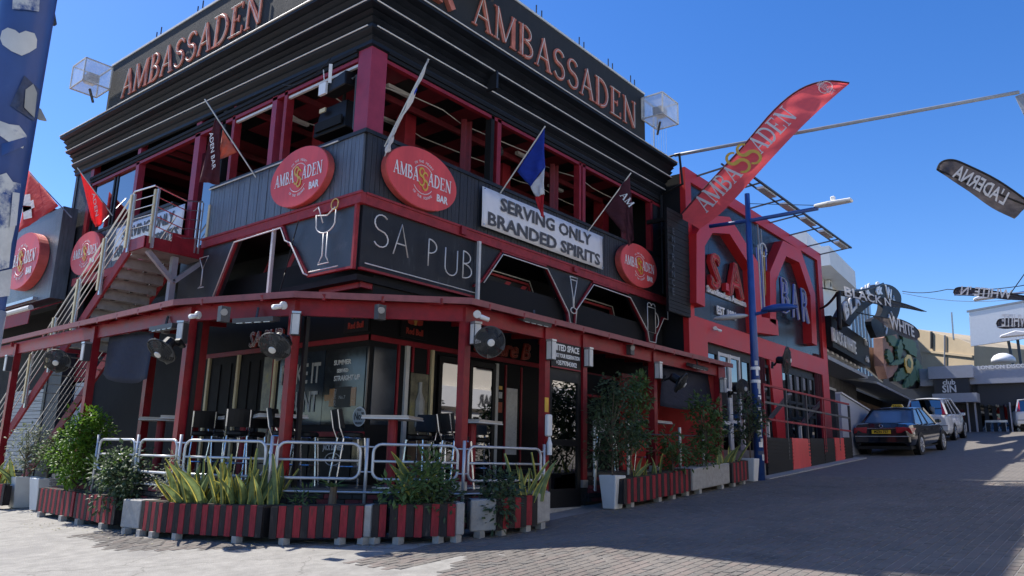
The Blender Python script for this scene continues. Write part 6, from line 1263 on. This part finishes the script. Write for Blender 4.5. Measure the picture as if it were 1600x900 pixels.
# ================================================================== cars
def make_car(name, label, paint, sc=1.0, estate=False, taxi=False, plate=None):
    t = T(name, label, 'car', (0, 0, 0)); L, Wd = 4.8, .9
    st = [0, .08, .35, .8, 1.3, 2.0, 2.8, 3.4, 3.9, 4.4, 4.7, 4.8] if not estate else [0, .06, .3, .8, 1.3, 2.0, 2.6, 3.1, 3.5, 3.9, 4.15, 4.25]
    dk = [.86, .99, 1.03, 1.02, .98, .95, .95, .95, .93, .87, .74, .6] if not estate else [.95, 1.05, 1.08, 1.08, 1.07, 1.06, 1.06, 1.05, 1.02, .96, .84, .7]
    hw = [.74, .83, .885, .905, .91, .91, .91, .90, .885, .84, .7, .6]; sill = [.42, .28, .25, .24, .22, .22, .22, .22, .24, .26, .3, .4]
    q = MB(); rows = []
    for x, d, h, s in zip(st, dk, hw, sill): rows.append([(h * .86, s), (h * .97, s + .1), (h, .52), (h * .99, .7), (h * .955, d - .07), (h * .86, d - .01), (h * .5, d + .015), (0, d + .025)])
    n = len(rows[0])
    for sgn in (1, -1):
        o = len(q.v)
        for x, rw in zip(st, rows):
            for y, z in rw: q.v.append((x, sgn * y, z))
        for i in range(len(st) - 1):
            for j in range(n - 1):
                f = (o + i * n + j, o + (i + 1) * n + j, o + (i + 1) * n + j + 1, o + i * n + j + 1); q.f.append(f if sgn < 0 else f[::-1])
    q.quad(*([(0, y, z) for y, z in rows[0]] + [(0, -y, z) for y, z in rows[0][::-1]])); q.quad(*([(st[-1], y, z) for y, z in rows[-1]] + [(st[-1], -y, z) for y, z in rows[-1][::-1]]))
    body = q.build('body', paint, t, True); body.modifiers.new('e', 'EDGE_SPLIT').split_angle = rad(38)
    MB().box(.1, st[-1] - .1, -.8, .8, .2, .3).build('underbody', 'rubber', t)
    if estate: bx0, bx1, rx0, rx1, zb_, zr = .05, 3.25, .28, 2.35, 1.05, 1.66
    else: bx0, bx1, rx0, rx1, zb_, zr = .72, 3.45, 1.45, 2.75, .95, 1.44
    hb_, hr = .80, .60
    B = [V((bx0, -hb_, zb_)), V((bx1, -hb_, zb_ - .02)), V((bx1, hb_, zb_ - .02)), V((bx0, hb_, zb_))]; Rf = [V((rx0, -hr, zr)), V((rx1, -hr, zr)), V((rx1, hr, zr)), V((rx0, hr, zr))]
    q = MB(); q.add([*B, *Rf], [(0, 1, 5, 4), (1, 2, 6, 5), (2, 3, 7, 6), (3, 0, 4, 7)]).build('windows', 'skyglass' if not estate else 'glassdark', t)
    if estate: MB().add([*[v * .985 + V((0, 0, .01)) for v in B], *[v * .985 for v in Rf]], [(0, 1, 5, 4), (2, 3, 7, 6), (1, 2, 6, 5)]).build('cabin_lining', 'dark', t)
    q = MB(); q.grid(lambda u, v: Rf[0].lerp(Rf[1], u).lerp(Rf[3].lerp(Rf[2], u), v) + V(((u - .5) * .12, (v - .5) * .06, .05 * math.sin(math.pi * u) * .6 + .05 * math.sin(math.pi * v))), 6, 6)
    rf = q.build('roof', paint, t, True); rf.modifiers.new('s', 'SOLIDIFY').thickness = .03
    for i in (0, 1, 2, 3): MB().bar(B[i], Rf[i], .09, .07, (0, 1, 0)).build('pillar', paint, t)
    for s in (-1, 1):
        for f in (.36, .62): MB().bar(V((bx0 + (bx1 - bx0) * f, s * hb_, zb_)), V((rx0 + (rx1 - rx0) * f + .02, s * hr, zr)), .06, .03, (0, 1, 0)).build('pillar', 'black' if paint == 'carpaint' else paint, t)
        MB().box(bx1 - .55, bx1 - .4, s * .92, s * 1.08, .96, 1.08).build('wing_mirror', paint, t, bevel=.02); MB().prism([V((.02, s * .42, .88)), V((.03, s * .84, .86)), V((.5, s * .9, .84)), V((.12, s * .88, .68)), V((.0, s * .45, .70))] if not estate else [V((-.01, s * .62, 1.05)), V((.08, s * .80, 1.05)), V((.26, s * .66, 1.55)), V((.2, s * .58, 1.55))], (-.035 if not estate else -.02, 0, .02)).build('taillight', 'taillight', t)
        for x in (.95, st[-1] - .9): 
            MB().lathe((x, s * .70, .32), [(.22, -.0), (.34, .0), (.34, .205), (.3, .22), (.24, .205)], 22, (0, s, 0)).build('wheel', 'rubber', t); MB().lathe((x, s * .915, .32), [(.235, 0), (.235, .006), (.2, -.02)], 18, (0, s, 0)).build('rim', 'steel', t)
            q = MB()
            for k in range(9): a = k * .698; q.bar((x + .05 * math.cos(a), s * .922, .32 + .05 * math.sin(a)), (x + .22 * math.cos(a), s * .922, .32 + .22 * math.sin(a)), .03, .012, (0, 1, 0))
            q.build('spokes', 'chrome', t); MB().lathe((x, s * .84, .33), [(.345, 0), (.385, 0), (.385, .072), (.345, .072)], 22, (0, s, 0)).build('wheel_arch', 'black', t)
        MB().box(1.6, 1.85, s * .91, s * .925, .76, .79).box(2.5, 2.75, s * .91, s * .925, .76, .79).build('door_handle', paint, t)
    MB().box(-.06, .1, -.82, .82, .4, .62).build('rear_bumper', paint, t, bevel=.03); MB().box(-.075, -.05, -.8, .8, .6, .625).build('bumper_strip', 'greypaint' if paint == 'carpaint' else 'darkgrey', t)
    if plate: MB().box(-.055, -.03, -.28, .28, .69, .81).build('number_plate', plate[1], t); text(plate[0], 'plate_lettering', 'black', t, (-.06, -.0, .715), (0, -1, 0), upv, .085, .003, width=.42, bold=.003); MB().box(-.03, -.005, -.42, .42, .845, .87).build('chrome_strip', 'chrome', t); MB().tube([(-.02, .05 * math.cos(a * .524), .93 + .05 * math.sin(a * .524)) for a in range(12)], .006, 4, True).build('boot_badge', 'chrome', t)
    if taxi: MB().prism([V((2.0, -.2, 1.5)), V((2.0, .2, 1.5)), V((2.03, .14, 1.6)), V((2.03, -.14, 1.6))], (.14, 0, 0)).build('taxi_sign', 'plate', t); text('TAXI', 'taxi_lettering', 'black', t, (1.985, 0, 1.515), (0, -1, 0), upv, .06, .003, width=.22)
    return t
def put(t, x, y, hd):
    r = Matrix.Rotation(rad(hd), 4, 'Z'); d = V((math.cos(rad(hd)), math.sin(rad(hd)), GS * math.cos(rad(hd)))).normalized(); lft = V((-math.sin(rad(hd)), math.cos(rad(hd)), -GS * math.sin(rad(hd)))); lft = (lft - d * lft.dot(d)).normalized(); u = d.cross(lft)
    t.matrix_world = Matrix.Translation((x, y, gz(x))) @ Matrix((d, lft, u)).transposed().to_4x4()
car = make_car('parked_car', 'black saloon taxi with yellow number plate parked by the ramp', 'carpaint', taxi=True, plate=('MZN 757', 'plate')); put(car, 18.9, -3.12, -1.5)
suv = make_car('parked_suv', 'white four wheel drive parked in front of the black taxi', 'carwhite', estate=True); put(suv, 29.5, -2.3, 1); suv.scale = (1.0, 1.0, 1.06)
wc = make_car('white_hatchback', 'white car cut by the right edge of the frame', 'carwhite', estate=True); wp = HG(1588, 675); put(wc, wp.x + .4, wp.y - .85, 16)
for s in (0,): pass
# ================================================================== bar across the street, seen mirrored in the glass
mat('creamwall', (.74, .68, .58), .85, var=.06, scale=1)
op = T('opposite_bar', 'pale bar building across the street mirrored in the door glass', 'building', (6, -17, gz(6))); OY = -14.5
MB().box(-4, 38, OY - 6, OY, -.5, 9.5).build('wall', 'creamwall', op); MB().box(-4, 38, OY, OY + .3, 3.3, 4.2).build('sign_band', 'banner', op)
for i in range(4): text('VIENNA BAR', 'lettering', 'ink', op, (1 + i * 6.5, OY + .33, 3.5), (-1, 0, 0), upv, .5, .02, width=3.2, bold=.02)
for i in range(14):
    x = -2 + i * 2; dr = MB().box(x, x + .16, OY, OY + .1, .2, 3.1).box(x + 1.24, x + 1.4, OY, OY + .1, .2, 3.1).box(x + .16, x + 1.24, OY, OY + .1, 2.95, 3.1).box(x + .62, x + .78, OY, OY + .1, .2, 2.95).box(x + .16, x + 1.24, OY, OY + .1, 1.1, 1.2).build('white_door', 'white', op); MB().box(x + .1, x + 1.3, OY, OY + .02, .2, 3.0).build('door_glass', 'screen', op)
for i in range(9):
    for z in (5.2, 7.4): MB().box(-2 + i * 4.2, i * 4.2, OY, OY + .03, z, z + 1.4).build('window', 'screen', op)

# clutter seen on the far buildings and the upper pub ceiling
acu = None
for i, (s_, z_, o_) in enumerate(((s0 + 1.2, P(1300, 460).z, -5.9), (s0 + 8.4, P(1320, 470).z, -5.9))):
    p = BQ(s_, z_, o_); t = T('air_conditioner', ['white air conditioner on the pale apartment wall, left one', 'white air conditioner on the pale apartment wall, right one'][i], 'air conditioner', p, 'air conditioners on the apartment')
    MB().prism([BQ(s_, z_, o_), BQ(s_ + .8, z_, o_), BQ(s_ + .8, z_ + .55, o_), BQ(s_, z_ + .55, o_)], BN * .3).build('casing', 'white', t); MB().lathe(BQ(s_ + .3, z_ + .27, o_ + .31), [(.2, 0), (.2, .01)], 14, BN).build('fan_grille', 'darkgrey', t)
for i, (x, y) in enumerate(((.9, 1.0), (4.4, .8), (7.8, .9), (5.6, 2.2), (1.0, 4.2), (1.2, 7.6))):
    t = T('pendant_spotlight', ['black ceiling spotlight behind the corner column', 'black ceiling spotlight behind the French flag pole', 'black ceiling spotlight above the maroon flag', 'black ceiling spotlight deep behind the middle window', 'black ceiling spotlight in the second left window', 'black ceiling spotlight over the stair landing'][i], 'light', (x, y, 7.8), 'ceiling spotlights upstairs')
    MB().tube([(x, y, 8.2), (x, y, 7.95)], .015, 5).build('rod', 'black', t); MB().lathe((x, y, 7.95), [(.06, 0), (.08, .05), (.08, .25)], 10, (-.4, -.5, -.76)).build('can', 'darkgrey', t)
q = MB()
for y in (.7, 1.9, 3.3): q.tube([(.3 + k * .7, y + .1 * math.sin(k * 1.7), 8.1 - .07 * abs(math.sin(k * 1.3))) for k in range(14)], .012, 4)
q.build('ceiling_cables', 'offwhite', pub, kind='stuff')
for x in (2.9, 6.0, 9.2): MB().grid(lambda u, v: V((x + .3 * u, .55 + .05 * math.sin(u * 12), 6.5 + 1.55 * v)), 10, 2).build('curtain', 'ceilred', pub, True)
wire([(-.2, .9, 8.15), (-.25, 1.6, 7.9), (-.2, 2.4, 8.1)], .008, 'loose black cable under the left cornice', sag=.05)
wire([(-.15, 1.55, 5.2), (-.12, 1.7, 4.9), (-.1, 1.9, 4.3), (-.1, 2.1, 3.7)], .01, 'black cable hanging beside the corner fascia')

# pale strip along the ramp foot, fallen leaves round the planters
m = MB(); m.prism([V((9.7, -2.98, gz(9.7) + .0)), V((17.5, -2.98, gz(17.5))), V((17.5, -2.98, gz(17.5) + .03)), V((9.7, -2.98, gz(9.7) + .03))], (0, .34, 0)); o = m.build('kerb_strip', 'concrete'); tag(o, 'narrow pale concrete strip at the foot of the ramp', 'kerb', kind='structure')
q = MB(); r = random.Random(31)
for i in range(420):
    px = r.uniform(40, 860) if i < 260 else r.uniform(960, 1180); py = (846 if px < 700 else 838) - abs(px - 560) * .06 + r.gauss(4, 7) if px < 900 else 800 - (px - 960) * .23 + r.gauss(2, 4)
    p = HG(px, py); a = r.uniform(0, 6.28); leaf(q, V((p.x, p.y, gz(p.x) + .012)), V((math.cos(a), math.sin(a), r.uniform(0, .25))), V((0, 0, 1)), r.uniform(.03, .07), r.uniform(.015, .03))
tag(q.build('fallen_leaves', 'leafdry'), 'dry fallen leaves scattered at the feet of the planters', 'leaves', kind='stuff')

MB().tube([K2(1478, 590) + K2N * .1, K2(1478, 524) + K2N * .1], .07, 6).build('drain_pipe', 'greypaint', bb_)
dsh = T('roof_dish', 'white dome tank on the roof behind the club lettering', 'tank', HX(1570, 562, 44)); q = MB(); c = HX(1568, 566, 44); q.lathe(c, [(.62, 0), (.6, .2), (.46, .38), (.22, .5), (.03, .53)], 16); q.build('dome', 'white', dsh, True)
